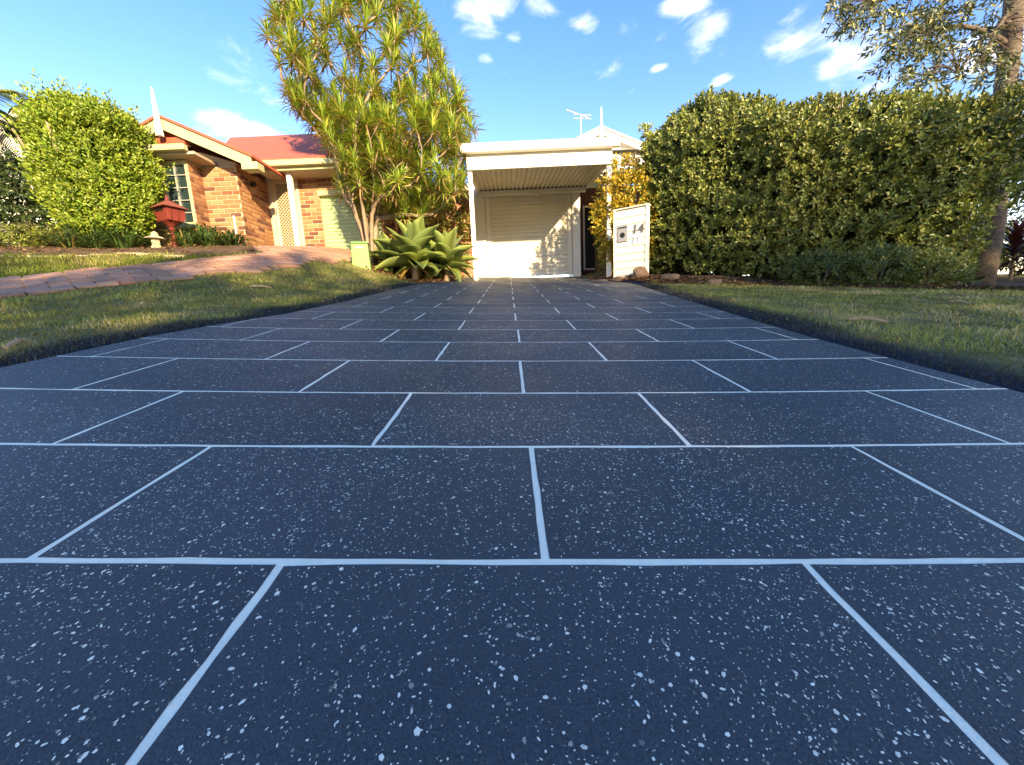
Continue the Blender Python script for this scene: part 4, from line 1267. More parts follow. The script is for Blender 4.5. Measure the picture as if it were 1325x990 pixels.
# ---------------------------------------------------------------- hedge on the right
def build_hedge():
    path_px = [(842, 364, 8.1), (905, 366, 7.45), (1000, 369, 6.75), (1100, 372, 6.25), (1200, 374, 5.9), (1262, 376, 5.8)]
    top_px = [165, 132, 142, 135, 133, 137]
    base = np.array([at(*p) for p in path_px])
    base[:, 2] = gz(base[:, 0], base[:, 1])
    tops = np.array([at(p[0], t, p[2])[2] for p, t in zip(path_px, top_px)])
    seg = np.concatenate([[0], np.cumsum(np.linalg.norm(np.diff(base[:, :2], axis=0), axis=1))])
    Ltot = seg[-1]
    root = empty('hedge', base[2], 'tall dense glossy green hedge along the right lawn', 'hedge')
    def P(s): return np.stack([np.interp(s, seg, base[:, k]) for k in range(3)], -1), np.interp(s, seg, tops)
    dirv = nrm(base[-1, :2] - base[0, :2]); outv = np.array([dirv[1], -dirv[0]])
    if outv[1] > 0: outv = -outv
    N = 8400
    s = RNG.uniform(-.1, Ltot + .62, N)
    b, zt = P(s)
    H = zt - b[:, 2]
    kind = RNG.random(N)
    t = RNG.uniform(.02, 1, N) ** .9
    depth = RNG.uniform(0, 1, N) ** 1.8 * 1.3              # 0: street face
    topm = kind > .80
    t = np.where(topm, 1 - RNG.random(N) ** 2 * .05, t)
    depth = np.where(topm, RNG.uniform(0, 1.5, N), depth)
    lump = vnoise(np.stack([s * 1.3, t * H * 1.3, s * 0], -1), 2) + .5 * vnoise(np.stack([s * 3.1, t * H * 3.1, s * 0], -1), 3)
    shoulder = .55 * np.clip((t - .72) / .28, 0, 1) ** 2.2 + .25 * np.clip((.35 - t) / .35, 0, 1) ** 2
    inw = depth + shoulder - .38 * (lump - .7)
    wob = .16 * (vnoise(np.stack([s * 2.1, depth * 2, s * 0], -1), 7) - .5)
    leftround = np.clip((.6 - s) / .6, 0, 1)
    pos = np.stack([b[:, 0] - outv[0] * inw, b[:, 1] - outv[1] * inw, b[:, 2] + t * H * (1 - .10 * leftround ** 2) + wob * t], -1)
    D = np.stack([outv[0] * (1 - topm * .7) + RNG.normal(0, .35, N), outv[1] * (1 - topm * .7) + RNG.normal(0, .35, N), .45 + topm * .9 + RNG.normal(0, .3, N)], -1)
    D[:, 0] -= leftround * .7
    # hollows: a few gaps where the inside shows
    gap = vnoise(np.stack([s * 1.9 + 7, t * H * 1.9, s * 0], -1), 12)
    keep = ((gap < .84) | (RNG.random(N) < .5)) & ~((s > Ltot + .05) & (t < .40 + .12 * RNG.random(N)))
    pos[:, :2] += dirv[None] * np.maximum(s - Ltot, 0)[:, None]
    pos, D = pos[keep], D[keep]
    # left end face
    n2 = 650
    e = RNG.uniform(0, 1.4, n2); tt = RNG.uniform(.05, .96, n2)
    b0, zt0 = P(np.zeros(n2))
    pe = np.stack([b0[:, 0] - outv[0] * e - .15 * RNG.random(n2), b0[:, 1] - outv[1] * e, b0[:, 2] + tt * (zt0 - b0[:, 2])], -1)
    De = np.stack([-dirv[0] + RNG.normal(0, .4, n2), -dirv[1] + RNG.normal(0, .4, n2), .4 + RNG.normal(0, .3, n2)], -1)
    pos = np.concatenate([pos, pe]); D = np.concatenate([D, De])
    foliage('foliage', root, pos, D, 11, .15, .074, .038, (.145, .175, .040), .45, (.30, .29, .06), .10, 'leaf_gloss', clump=(1.5, .34), new=(.20, .24, .05), sp=(.45, 1.3))
    # inner stems, each plant of the row
    for k in range(9):
        sk = .25 + k * (Ltot - .5) / 8
        bb, z1 = P(np.array([sk])); bb = bb[0]; bb = bb - np.array([outv[0], outv[1], 0]) * .75
        m = MB(); hh = z1[0] - bb[2]
        m.tube(curve((bb[0], bb[1], bb[2] - .05), (bb[0] + random.uniform(-.2, .2), bb[1], bb[2] + hh * .85), (.1, 0, 0)), np.linspace(.05, .015, 6))
        for j in range(5):
            st = np.array([bb[0], bb[1], bb[2] + hh * (.15 + .14 * j)])
            en = st + np.array([random.uniform(-.5, .5), -random.uniform(.2, .6), random.uniform(.4, .9)])
            m.tube(curve(st, en, (0, 0, -.05), 4), np.linspace(.022, .008, 4), 5)
        m.build('stem', MT['stem'], root, smooth=True)
    # inner leaves keep the hedge opaque; shade of the gaps is in their colour
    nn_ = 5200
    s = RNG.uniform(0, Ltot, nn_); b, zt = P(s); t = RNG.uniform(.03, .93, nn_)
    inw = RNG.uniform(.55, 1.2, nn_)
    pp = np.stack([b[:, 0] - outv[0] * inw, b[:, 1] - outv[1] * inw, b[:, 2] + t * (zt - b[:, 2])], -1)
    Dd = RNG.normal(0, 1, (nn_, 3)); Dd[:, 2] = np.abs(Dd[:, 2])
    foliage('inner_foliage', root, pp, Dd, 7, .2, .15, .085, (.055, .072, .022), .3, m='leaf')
build_hedge()

def low_shrub(name, label, cat, c, rx, ry, h, n, base, ll, lw, per=9, slen=.12, m='leaf', warm=None, wprob=0, group=None, stems=4, new=None, z0=None, floor=.03):
    z = float(gz(c[0], c[1])) if z0 is None else z0
    root = empty(name, (c[0], c[1], z), label, cat, group)
    d = nrm(RNG.normal(0, 1, (n, 3))); d[:, 2] = np.abs(d[:, 2]) * 1.0
    lo = RNG.random(n) < .55
    d[lo, 2] = RNG.uniform(-1.0, .2, lo.sum()); d = nrm(d)
    r = 1 - .35 * RNG.random(n) ** 2
    lum = 1 + .36 * (vnoise(d * 2.3 + np.array(c[:2] + (0,) if isinstance(c, tuple) else [c[0], c[1], 0]), 3) - .5)
    P = np.stack([c[0] + d[:, 0] * rx * r * lum, c[1] + d[:, 1] * ry * r * lum, z + np.maximum(h * (.5 + .5 * d[:, 2] * r * lum), floor)], -1)
    D = d + RNG.normal(0, .35, (n, 3)); D[:, 2] += .5
    foliage('foliage', root, P, D, per, slen, ll, lw, base, .3, warm, wprob, m, new=new)
    for k in range(stems):
        a = 6.28 * k / stems + .5
        MB().tube(curve((c[0] + .04 * math.cos(a), c[1] + .04 * math.sin(a), z - .04), (c[0] + rx * .5 * math.cos(a), c[1] + ry * .5 * math.sin(a), z + h * .75), (0, 0, .1)), np.linspace(.022, .007, 6), 6).build('stem', MT['stem'], root, smooth=True)
    return root
# low green ground shrubs along the foot of the hedge
for (px, py, z, rx, h, lab) in ((1075, 373, 6.05, .55, .45, 'low olive shrub at the hedge foot, leftmost of three'),
                                (1150, 375, 5.75, .50, .52, 'low olive shrub at the hedge foot, middle of three'),
                                (1215, 376, 5.6, .42, .48, 'low olive shrub at the hedge foot beside the sandstone block')):
    p = at(px, py, z)
    low_shrub('ground_shrub', lab, 'shrub', (p[0], p[1] + .2), rx, .35, h, 460, (.10, .125, .03), .05, .026, 9, .12, group='low shrubs at the hedge foot', stems=2)

# golden shrub between carport and letterbox
p = at(812, 350, 8.35)
low_shrub('golden_shrub', 'golden yellow leaved shrub behind the letterbox pillar', 'shrub', (p[0] - .02, p[1]), .62, .45, 2.35, 760, (.38, .27, .02), .075, .042, 9, .15, warm=(.16, .20, .03), wprob=.25, new=(.42, .31, .02))
p = at(789, 345, 8.9)
low_shrub('climbing_shrub', 'dark green narrow shrub beside the entry door', 'shrub', (p[0], p[1]), .25, .25, 1.7, 200, (.075, .11, .025), .07, .04, 8, .12)

# ---------------------------------------------------------------- gum tree right
def build_gum():
    b = at(1262, 368, 6.75); z0 = float(gz(b[0], b[1]))
    root = empty('gum_tree', (b[0], b[1], z0), 'tall gum tree with pale trunk rising behind the hedge', 'tree')
    pts = [np.array([b[0], b[1], z0 - .1])] + [at(1283, 290, 6.8), at(1296, 160, 6.9), at(1308, 50, 7.0), at(1318, -60, 7.1), at(1330, -250, 7.3)]
    MB().tube(pts, [.23, .17, .15, .14, .13, .1], 12).build('trunk', MT['bark'], root, smooth=True)
    rg = random.Random(3)
    br = [((1306, 60, 7.0), (1200, 40, 6.7)), ((1306, 30, 7.0), (1240, 95, 6.6)), ((1312, -20, 7.0), (1130, 5, 6.9)), ((1315, -40, 7.0), (1085, -60, 6.7)),
          ((1312, 10, 7.0), (1270, 85, 6.4)), ((1318, -80, 7.1), (1200, -160, 7.2)), ((1318, -60, 7.1), (1420, -30, 7.2)), ((1325, -150, 7.2), (1380, -260, 7.6)), ((1325, -180, 7.2), (1260, -300, 7.6))]
    tips = []
    for a, c in br:
        pa, pc = at(*a), at(*c)
        cu = curve(pa, pc, (0, 0, .18), 8)
        MB().tube(cu, np.linspace(.06, .015, 8), 6).build('branch', MT['bark'], root, smooth=True)
        tips += [cu[k] for k in (3, 4, 5, 6, 7)]
    # hanging leaf sprays
    boxes = [(1075, 1150, -5, 35, 6.8, 60), (1150, 1225, 5, 60, 6.7, 95), (1140, 1215, 55, 108, 6.6, 75), (1205, 1295, 0, 60, 6.8, 80), (1215, 1280, 60, 100, 6.6, 38), (1290, 1325, 55, 110, 6.5, 26),
             (1060, 1330, -140, 0, 6.9, 240), (1330, 1460, -120, 120, 7.0, 130), (1160, 1420, -320, -140, 7.4, 220)]
    P = []
    for (x0, x1, y0, y1, z, n) in boxes:
        for k in range(n):
            P.append(at(rg.uniform(x0, x1), rg.uniform(y0, y1), z + rg.uniform(-.7, .7)))
    P = np.array(P); D = RNG.normal(0, .6, (len(P), 3)); D[:, 2] = -.7 + RNG.normal(0, .4, len(P))
    keep = vnoise(P * 2.1, 14) > .33
    P, D = P[keep], D[keep]
    tw = MB()
    tp = np.array(tips)
    for q in P[::2]:
        k = np.argmin(np.linalg.norm(tp - q, axis=1))
        if np.linalg.norm(tp[k] - q) < 1.6:
            tw.tube(curve(tp[k], q, (0, 0, .08), 4), np.linspace(.010, .004, 4), 4, cap=False)
    tw.build('twigs', MT['bark'], root)
    foliage('crown', root, P, D, 12, .26, .105, .036, (.085, .105, .05), .35, (.28, .27, .08), .22, 'leaf_gloss', clump=(1.6, .3), sp=(.4, 1.1))
build_gum()

# ---------------------------------------------------------------- dragon tree
def build_dragon_tree():
    Zt = 8.0
    b = at(480, 344, Zt); z0 = float(gz(b[0], b[1]))
    b = np.array([b[0], b[1], z0])
    root = empty('dragon_tree', b, 'large branching dragon tree with spiky leaf rosettes behind the green cabinet', 'tree')
    env = np.array([(-45, 400, 500), (-20, 365, 545), (10, 345, 552), (50, 335, 566), (95, 358, 598), (130, 372, 600), (165, 402, 616), (195, 414, 620), (225, 426, 612), (255, 444, 590), (280, 456, 562)], float)
    T = []
    rg = random.Random(5)
    tries = 0
    while len(T) < 500 and tries < 60000:
        tries += 1
        y = rg.uniform(-45, 280)
        x0, x1 = np.interp(y, env[:, 0], env[:, 1]), np.interp(y, env[:, 0], env[:, 2])
        f = rg.uniform(-1, 1)
        wdt = (x1 - x0) / 2
        # slim the top left and keep the outline uneven
        x = (x0 + x1) / 2 + f * wdt * (1 - .10 * rg.random())
        dz = rg.uniform(-1, 1) * 1.35 * math.sqrt(max(0, 1 - f * f)) + 0
        r2 = f * f + (dz / 1.35) ** 2
        if r2 < .30 and rg.random() < .35: continue
        if y < 110 and rg.random() < .58: continue
        if y > 250 and dz < -.2: continue
        p = at(x, y, Zt + dz)
        if T and min(np.linalg.norm(p - q) for q in T) < .12: continue
        T.append(p)
    T = sorted(T, key=lambda p: np.linalg.norm(p - b))
    # grow the stems: every tip joins the nearest suitable node
    nodes = [b + np.array([.10 * math.cos(a), .10 * math.sin(a), 0]) for a in np.arange(9) * .698]
    par = [-1] * 9
    for k in range(9):
        a = k * .698
        for j in range(1, 7):
            q = nodes[k] + np.array([math.cos(a) * .05 * j * j * .16, math.sin(a) * .05 * j * j * .16, .24 * j])
            nodes.append(q); par.append(k if j == 1 else len(nodes) - 2)
    tips = []
    for p in T:
        A = np.array(nodes)
        v = p - A
        dist = np.linalg.norm(v, axis=1)
        upness = v[:, 2] / np.maximum(dist, 1e-3)
        outw = (A - b); outw = outw / np.maximum(np.linalg.norm(outw, axis=1, keepdims=True), .3)
        radial = (v * outw).sum(1) / np.maximum(dist, 1e-3)
        cost = dist * (1 + 2.2 * np.maximum(.80 - upness, 0) + 1.2 * np.maximum(.85 - radial, 0) * (np.linalg.norm(A - b, axis=1) > .4)) - .02 * np.linalg.norm(A - b, axis=1)
        cost[dist < .25] += 1.0
        cost[A[:, 2] < b[2] + .9] += 3.0
        i = int(np.argmin(cost))
        nseg = max(2, int(dist[i] / .22))
        out = p - b; out[2] = 0
        cu = curve(A[i], p, np.array([out[0] * .05, out[1] * .05, -.03 * dist[i]]) + RNG.normal(0, .015, 3), nseg + 1)
        prev = i
        for q in cu[1:]:
            nodes.append(q); par.append(prev); prev = len(nodes) - 1
        tips.append(prev)
    cnt = np.zeros(len(nodes))
    for t in tips:
        k = t
        while k >= 0: cnt[k] += 1; k = par[k]
    rad = .0095 * np.maximum(cnt, 1) ** .38
    # stems as chains
    kids = {}
    for i, q in enumerate(par): kids.setdefault(q, []).append(i)
    m = MB(); trunks = MB()
    starts = [(-1, i) for i in kids[-1]]
    while starts:
        pi, i = starts.pop()
        chain = ([pi] if pi >= 0 else []) + [i]
        while i in kids:
            ks = sorted(kids[i], key=lambda k: -cnt[k])
            for k in ks[1:]: starts.append((i, k))
            i = ks[0]; chain.append(i)
        tgt = trunks if pi < 0 else m
        if pi < 0 and cnt[chain[0]] < 1: continue
        rr = rad[chain].copy()
        if pi >= 0: rr[0] = rr[1]
        else: rr[0] *= 1.15
        tgt.tube([nodes[k] for k in chain], rr, 6)
    trunks.build('trunk', MT['stem'], root, smooth=True)
    m.build('branches', MT['stem'], root, smooth=True)
    # rosettes, each one an object of its own
    meshes = []; arrays = {}
    for v in range(7):
        n = 46
        t = np.linspace(0, 1, n)
        el_ = np.radians(82 - 108 * t ** 1.1) + RNG.normal(0, .10, n)
        az = np.arange(n) * 2.4
        ax = np.stack([np.cos(az) * np.cos(el_), np.sin(az) * np.cos(el_), np.sin(el_)], -1)
        no = np.stack([-np.cos(az) * np.sin(el_), -np.sin(az) * np.sin(el_), np.cos(el_)], -1)
        pos = np.stack([np.zeros(n), np.zeros(n), .05 - .16 * t], -1)
        ln = (.26 + .07 * np.sin(t * 3.1)) * RNG.uniform(.85, 1.15, n)
        col = tint(n, (.215, .30, .035), .25, (.44, .43, .06), .2)
        col[t > .86] = np.array((.30, .20, .07)) * RNG.uniform(.7, 1.1, ((t > .86).sum(), 1))
        V, FF, k = leaf_arrays(pos, ax, no, ln, RNG.uniform(.024, .031, n), RIBBON)
        meshes.append(raw_mesh('leaf_rosette', V, FF, MT['leaf'], col=np.repeat(col, k, 0)))
        arrays[meshes[-1].name] = (V, FF, np.repeat(col, k, 0))
    order = sorted(tips, key=lambda t: np.linalg.norm(nodes[t] - CAM) + .6 * rg.random())
    RV, RF, RC, base_i = [], [], [], 0
    for num, t in enumerate(order):
        d = nrm(nodes[t] - nodes[par[t]]) * .6 + np.array([0, 0, .6]) + RNG.normal(0, .12, 3)
        q = Vector(d).to_track_quat('Z', 'Y')
        s = rg.uniform(.8, 1.15)
        W = Matrix.Translation(Vector(nodes[t])) @ q.to_matrix().to_4x4() @ Matrix.Rotation(rg.uniform(0, 6.28), 4, 'Z') @ Matrix.Scale(s, 4)
        me = rg.choice(meshes)
        if num < 298:
            link(bpy.data.objects.new('leaf_rosette', me), W, root)
            continue
        V, FF, CC = arrays[me.name]
        Wn = np.array(W)
        RV.append(V @ Wn[:3, :3].T + Wn[:3, 3]); RF.append(FF + base_i); RC.append(CC); base_i += len(V)
    o = mk('rear_rosettes', np.concatenate(RV), np.concatenate(RF), MT['leaf'], root, col=np.concatenate(RC)); o['kind'] = 'stuff'
build_dragon_tree()

# ---------------------------------------------------------------- agaves
def agave_leaf_mesh(length, width, droop, shade):
    n = 9
    V, C = [], []
    for i in range(n):
        t = i / (n - 1)
        w = width * (math.sin(math.pi * min(1, (.18 + .82 * t)) ** 1.15) ** .8) * (1 if t < 1 else 0) + .004
        a = droop * t
        x = length * t * (1 - .12 * droop * t); z = -length * .42 * droop * t * t
        for k, s in enumerate((-1, -.5, 0, .5, 1)):
            V.append((x, s * w / 2, z + abs(s) ** 1.5 * w * .26))
            c = np.array(shade) * (1.25 - .5 * (abs(s) < .1) - .15 * (abs(s) < .6)) * (.75 + .4 * t)
            C.append(c)
    top = len(V)
    for v in list(V): V.append((v[0], v[1], v[2] - .012 * (1 - .8 * v[0] / length)))
    C = C + C
    Fc = []
    for i in range(n - 1):
        for k in range(4):
            a, b_, c, d = i * 5 + k, i * 5 + k + 1, (i + 1) * 5 + k + 1, (i + 1) * 5 + k
            Fc.append((a, d, c, b_)); Fc.append((top + a, top + b_, top + c, top + d))
        Fc.append((i * 5, top + i * 5, top + (i + 1) * 5, (i + 1) * 5)); Fc.append((i * 5 + 4, (i + 1) * 5 + 4, top + (i + 1) * 5 + 4, top + i * 5 + 4))
    return raw_mesh('leaf', V, Fc, MT['leaf'], col=np.array(C), smooth=True)
def build_agaves():
    shades = [(.19, .24, .055), (.16, .215, .055), (.22, .26, .05), (.15, .205, .06)]
    meshes = [agave_leaf_mesh(1.0, .42, d, s) for d in (.15, .55, 1.0) for s in shades[:2]] + [agave_leaf_mesh(1.0, .40, .35, s) for s in shades[2:]]
    old = agave_leaf_mesh(1.0, .22, 1.2, (.33, .22, .04))
    yel = agave_leaf_mesh(1.0, .2, .5, (.42, .30, .02))
    specs = [((535, 354, 7.55), .36, .86, 44, 'large green agave with broad pointed leaves, left of two', 1), ((577, 355, 7.8), .34, .72, 36, 'green agave beside the carport post, right of two', 2),
             ((503, 352, 7.9), .16, .6, 26, 'small green agave half hidden behind the large one', 3)]
    for (px, hh, ln, n, lab, sd_) in specs:
        rg = random.Random(sd_)
        p = at(*px); z0 = float(gz(p[0], p[1]))
        root = empty('agave', (p[0], p[1], z0), lab, 'agave', 'agaves beside the carport')
        MB().tube(curve((p[0], p[1], z0 - .05), (p[0] + .03, p[1], z0 + hh), (.02, 0, 0), 5), [.075, .07, .065, .075, .05], 9).build('stalk', MT['stem'], root, smooth=True)
        for k in range(n):
            t = k / (n - 1)
            e = math.radians(80 - 98 * t) + rg.gauss(0, .07)
            a = k * 2.4 + rg.gauss(0, .15)
            L = ln * (.62 + .45 * math.sin(math.pi * min(1, t * .8 + .15))) * rg.uniform(.9, 1.1)
            me = rg.choice(meshes[:2]) if t < .3 else rg.choice(meshes[2:4] + meshes[6:]) if t < .7 else rg.choice(meshes[4:6] + meshes[2:4])
            if t > .93: me = old
            if sd_ == 1 and k in (9, 14): me = yel
            W = (Matrix.Translation(Vector((p[0] + .03, p[1], z0 + hh + .06 - .16 * t))) @ Matrix.Rotation(a, 4, 'Z') @ Matrix.Rotation(-e, 4, 'Y')
                 @ Matrix.Rotation(rg.gauss(0, .15), 4, 'X') @ Matrix.Diagonal((L, L * rg.uniform(.85, 1.1), L, 1)))
            link(bpy.data.objects.new('leaf', me), W, root)
build_agaves()

# ---------------------------------------------------------------- left shrub
def build_left_shrub():
    Zs = 7.0
    c = at(118, 325, Zs); z0 = float(gz(c[0], c[1]))
    root = empty('round_shrub', (c[0], c[1], z0), "large rounded bright lime green shrub in front of the neighbour's house", 'shrub')
    env = np.array([(142, 80, 125), (152, 72, 150), (165, 68, 166), (180, 66, 173), (200, 66, 178), (220, 68, 183), (240, 72, 187), (265, 80, 185), (290, 94, 180), (312, 108, 174)], float)
    n = 4600
    P, D = [], []
    rg = random.Random(9)
    cen = at(115, 200, Zs)
    while len(P) < n:
        y = rg.uniform(142, 312)
        x0, x1 = np.interp(y, env[:, 0], env[:, 1]), np.interp(y, env[:, 0], env[:, 2])
        th = rg.uniform(0, 2 * math.pi)
        r = 1 - .55 * rg.random() ** 1.8
        f = math.cos(th) * r; g = math.sin(th) * r
        if y > 240 and f > .15 and g < 0 and rg.random() < .35: continue     # open, darker lower right
        lum = .42 * (vnoise(np.array([f * 2.0 + 3, y * .022, g * 2.0 + 9]), 6) - .5)
        w = (x1 - x0) / 2 / F * Zs
        p = at((x0 + x1) / 2, y, Zs) + np.array([f * w * (1 + lum), g * w * .75 * (1 + lum), 0])
        P.append(p); D.append(np.array([f * .8, g * .8, .55]) + np.array([rg.gauss(0, .35), rg.gauss(0, .35), rg.gauss(0, .3)]))
    # flat-ish crown: tips over the top
    for k in range(650):
        a = rg.uniform(0, 6.28); r = math.sqrt(rg.random())
        w = .98 * r
        P.append(np.array([cen[0] + .15 + w * .85 * math.cos(a), cen[1] + w * .75 * math.sin(a), at(115, 163, Zs)[2] - .22 * r ** 3 + .5 * (float(vnoise(np.array([w * math.cos(a) * 2.2 + 7, w * math.sin(a) * 2.2, 1.]), 31)) - .4) + rg.gauss(0, .05)]))
        D.append(np.array([rg.gauss(0, .3) + .3 * math.cos(a), rg.gauss(0, .3) + .3 * math.sin(a), 1]))
    P = np.array(P); D = np.array(D)
    foliage('foliage', root, P, D, 10, .17, .068, .034, (.17, .25, .022), .28, (.26, .30, .03), .12, 'leaf', clump=(1.6, .22), new=(.26, .32, .03))
    sel = RNG.choice(len(P), 420, replace=False)
    foliage('new_shoots', root, P[sel] + nrm(D[sel]) * .08, D[sel] + np.array([0, 0, .3]), 12, .36, .066, .032, (.20, .29, .025), .28, None, 0, 'leaf', clump=(1.6, .22), new=(.28, .34, .03))
    for k in range(5):
        a = k * 1.26
        MB().tube(curve((c[0] + .1 * math.cos(a), c[1] + .1 * math.sin(a), z0 - .05), (c[0] + .7 * math.cos(a), c[1] + .5 * math.sin(a), z0 + 1.9), (0, 0, .15)), np.linspace(.045, .015, 6), 7).build('stem', MT['stem'], root, smooth=True)
build_left_shrub()

def strap_clump(label, c, r, h, n, base, group, cat='plant', name='strap_leaf_plant'):
    z = float(gz(c[0], c[1]))
    root = empty(name, (c[0], c[1], z), label, cat, group)
    az = RNG.uniform(0, 6.283, n); rr = r * .35 * np.sqrt(RNG.random(n))
    e = RNG.uniform(.35, 1.45, n)
    pos = np.stack([c[0] + np.cos(az) * rr, c[1] + np.sin(az) * rr, np.full(n, z - .01)], -1)
    ax = np.stack([np.cos(az) * np.cos(e), np.sin(az) * np.cos(e), np.sin(e)], -1)
    no = np.stack([-np.cos(az) * np.sin(e), -np.sin(az) * np.sin(e), np.cos(e)], -1)
    # two-piece arching leaves
    L1 = h * RNG.uniform(.5, .8, n)
    p2 = pos + ax * L1[:, None]
    ax2 = nrm(ax + np.stack([np.cos(az) * .6, np.sin(az) * .6, -np.ones(n) * .9], -1))
    no2 = nrm(no + np.stack([np.cos(az), np.sin(az), np.zeros(n)], -1) * .6)
    col = tint(n, base, .35, (.26, .20, .06), .06)
    strip = (np.array([(0, -.42, 0), (0, .42, 0), (1, .5, 0), (1, -.5, 0)]), np.array([(0, 1, 2, 3)]))
    end = (np.array([(0, -.5, 0), (0, .5, 0), (1, .05, -.1), (1, -.05, -.1)]), np.array([(0, 1, 2, 3)]))
    V1, F1, k = leaf_arrays(pos, ax, no, L1, np.full(n, .026), strip)
    V2, F2, k = leaf_arrays(p2, ax2, no2, L1 * .75, np.full(n, .026), end)
    mk('leaves', np.concatenate([V1, V2]), np.concatenate([F1, F2 + len(V1)]), MT['leaf'], root, col=np.concatenate([np.repeat(col, k, 0)] * 2))
    return root
SG = 'strap leaved plants in the neighbour garden bed'
for (px, py, z, r, h, n, lab) in [(130, 328, 6.75, .4, .55, 120, 'strap leaved clump under the lime shrub, left of the stone lantern'), (165, 327, 6.8, .4, .5, 110, 'strap leaved clump under the lime shrub, next to the stone lantern'),
                                  (96, 330, 6.7, .35, .5, 90, 'strap leaved clump at the left foot of the lime shrub'), (248, 332, 7.4, .45, .48, 140, 'dark strap leaved clump right of the red letterbox post'),
                                  (275, 333, 7.5, .5, .52, 170, 'dark strap leaved clump in front of the brick corner'), (303, 331, 7.75, .45, .42, 140, "dark strap leaved clump beside the neighbour's paved drive"),
                                  (262, 330, 7.75, .45, .55, 130, 'dark strap leaved clump against the brick wall')]:
    p = at(px, py, z)
    strap_clump(lab, (p[0], p[1]), r, h, n, (.06, .105, .025), SG)

# low greenery and dark shrubs at far left
p = at(28, 325, 8.0)
low_shrub('dark_shrub', 'dark shaded shrub left of the lime green shrub', 'shrub', (p[0] - .35, p[1] + .5), 1.25, .8, 1.75, 1700, (.045, .07, .02), .09, .05, 9, .15, 'leaf_gloss')
p = at(22, 331, 7.0)
low_shrub('groundcover_shrub', 'low yellow green groundcover below the dark shrub', 'shrub', (p[0], p[1]), .6, .25, .32, 200, (.16, .19, .03), .06, .03, 8, .1)
p = at(60, 330, 7.4)
low_shrub('groundcover_shrub', 'low brownish groundcover at the left foot of the lime shrub', 'shrub', (p[0], p[1]), .5, .25, .35, 160, (.10, .10, .03), .06, .03, 8, .1)
p = at(-5, 326, 6.9)
low_shrub('grey_shrub', 'small silvery grey shrub at the left picture edge', 'shrub', (p[0], p[1]), .22, .2, .45, 120, (.22, .23, .17), .05, .025, 8, .1)

# ---------------------------------------------------------------- croton behind the agaves
p = at(575, 330, 9.3)
low_shrub('copper_shrub', 'copper and green leaved shrub behind the agaves', 'shrub', (p[0], p[1]), .55, .4, 2.2, 330, (.20, .12, .03), .11, .05, 9, .18, warm=(.19, .21, .035), wprob=.45)

# ---------------------------------------------------------------- palms
def palm(label, crown, trunk_h, nf, fl, base, sd_, group=None, droop=.9):
    rg = random.Random(sd_)
    c = np.array(crown)
    z0 = float(gz(c[0], c[1]))
    root = empty('palm_tree', (c[0], c[1], z0), label, 'palm', group)
    MB().tube([(c[0], c[1], z0 - .1), (c[0] + .05, c[1], (z0 + c[2]) / 2), c], [.16, .13, .11], 9).build('trunk', MT['bark'], root, smooth=True)
    for k in range(nf):
        az = k * 2.4 + rg.uniform(-.2, .2); e = rg.uniform(.1, 1.2)
        n = 12
        pts = [c.copy()]
        d = np.array([math.cos(az) * math.cos(e), math.sin(az) * math.cos(e), math.sin(e)])
        for i in range(n):
            pts.append(pts[-1] + d * fl / n)
            d = nrm(d + np.array([0, 0, -droop * .2]))
        pts = np.array(pts)
        mb = MB().tube(pts, np.linspace(.018, .004, n + 1), 4)
        fr = mb.build('frond', MT['leaf_rib'], root)
        side = nrm(np.cross(nrm(pts[-1] - pts[0]), (0, 0, 1)))
        pos, ax, no, ll = [], [], [], []
        for i in range(1, n):
            for j in range(3):
                f = (i + j / 3)
                a = pts[i] + (pts[i + 1] - pts[i]) * (j / 3)
                tang = nrm(pts[i + 1] - pts[i])
                for s in (-1, 1):
                    pos.append(a); ax.append(nrm(side * s + tang * .7 + np.array([0, 0, -.35]))); no.append(np.array([0, 0, 1.]) + side * s * .3)
                    ll.append(fl * .30 * math.sin(math.pi * min(1, .15 + .8 * f / n)) + .05)
        N = len(pos)
        leaf_obj('leaflets', np.array(pos), np.array(ax), np.array(no), np.array(ll), np.full(N, .03), tint(N, base, .3), MT['leaf'], fr, RIBBON)
MT['leaf_rib'] = mat('frond_rib', (.12, .14, .04), .6, .3)
palm('feathery palm with drooping dark fronds at the upper left edge', at(-38, 150, 9.0), 4, 16, 1.5, (.05, .075, .02), 2, droop=1.1)
palm('yellow green palm rising behind the lime shrub', at(62, 150, 10.5), 4, 14, 1.0, (.20, .22, .04), 4)
palm('yellow green palm behind the trunk of the gum tree', at(1350, 318, 8.2), 2, 18, 1.35, (.22, .24, .02), 6, droop=.8)
def cordyline(label, c, h, sd_):
    z = float(gz(c[0], c[1])); rg = random.Random(sd_)
    root = empty('red_cordyline', (c[0], c[1], z), label, 'plant')
    MB().tube([(c[0], c[1], z - .05), (c[0], c[1], z + h)], [.03, .02], 6).build('stem', MT['stem'], root)
    n = 60
    t = np.linspace(0, 1, n); az = np.arange(n) * 2.4; e = np.radians(80 - 95 * t)
    ax = np.stack([np.cos(az) * np.cos(e), np.sin(az) * np.cos(e), np.sin(e)], -1); no = np.stack([-np.cos(az) * np.sin(e), -np.sin(az) * np.sin(e), np.cos(e)], -1)
    pos = np.stack([np.full(n, c[0]), np.full(n, c[1]), z + h - .5 * t * h], -1)
    leaf_obj('foliage', pos, ax, no, np.full(n, .42), np.full(n, .07), tint(n, (.06, .016, .014), .4), MT['leaf'], root, RIBBON)
p = at(1306, 365, 7.4); cordyline('dark red cordyline in the shade right of the gum trunk', (p[0], p[1]), .8, 1)
p = at(1330, 368, 7.0); cordyline('dark red cordyline at the right picture edge', (p[0], p[1]), .6, 2)
p = at(1310, 360, 9.6)
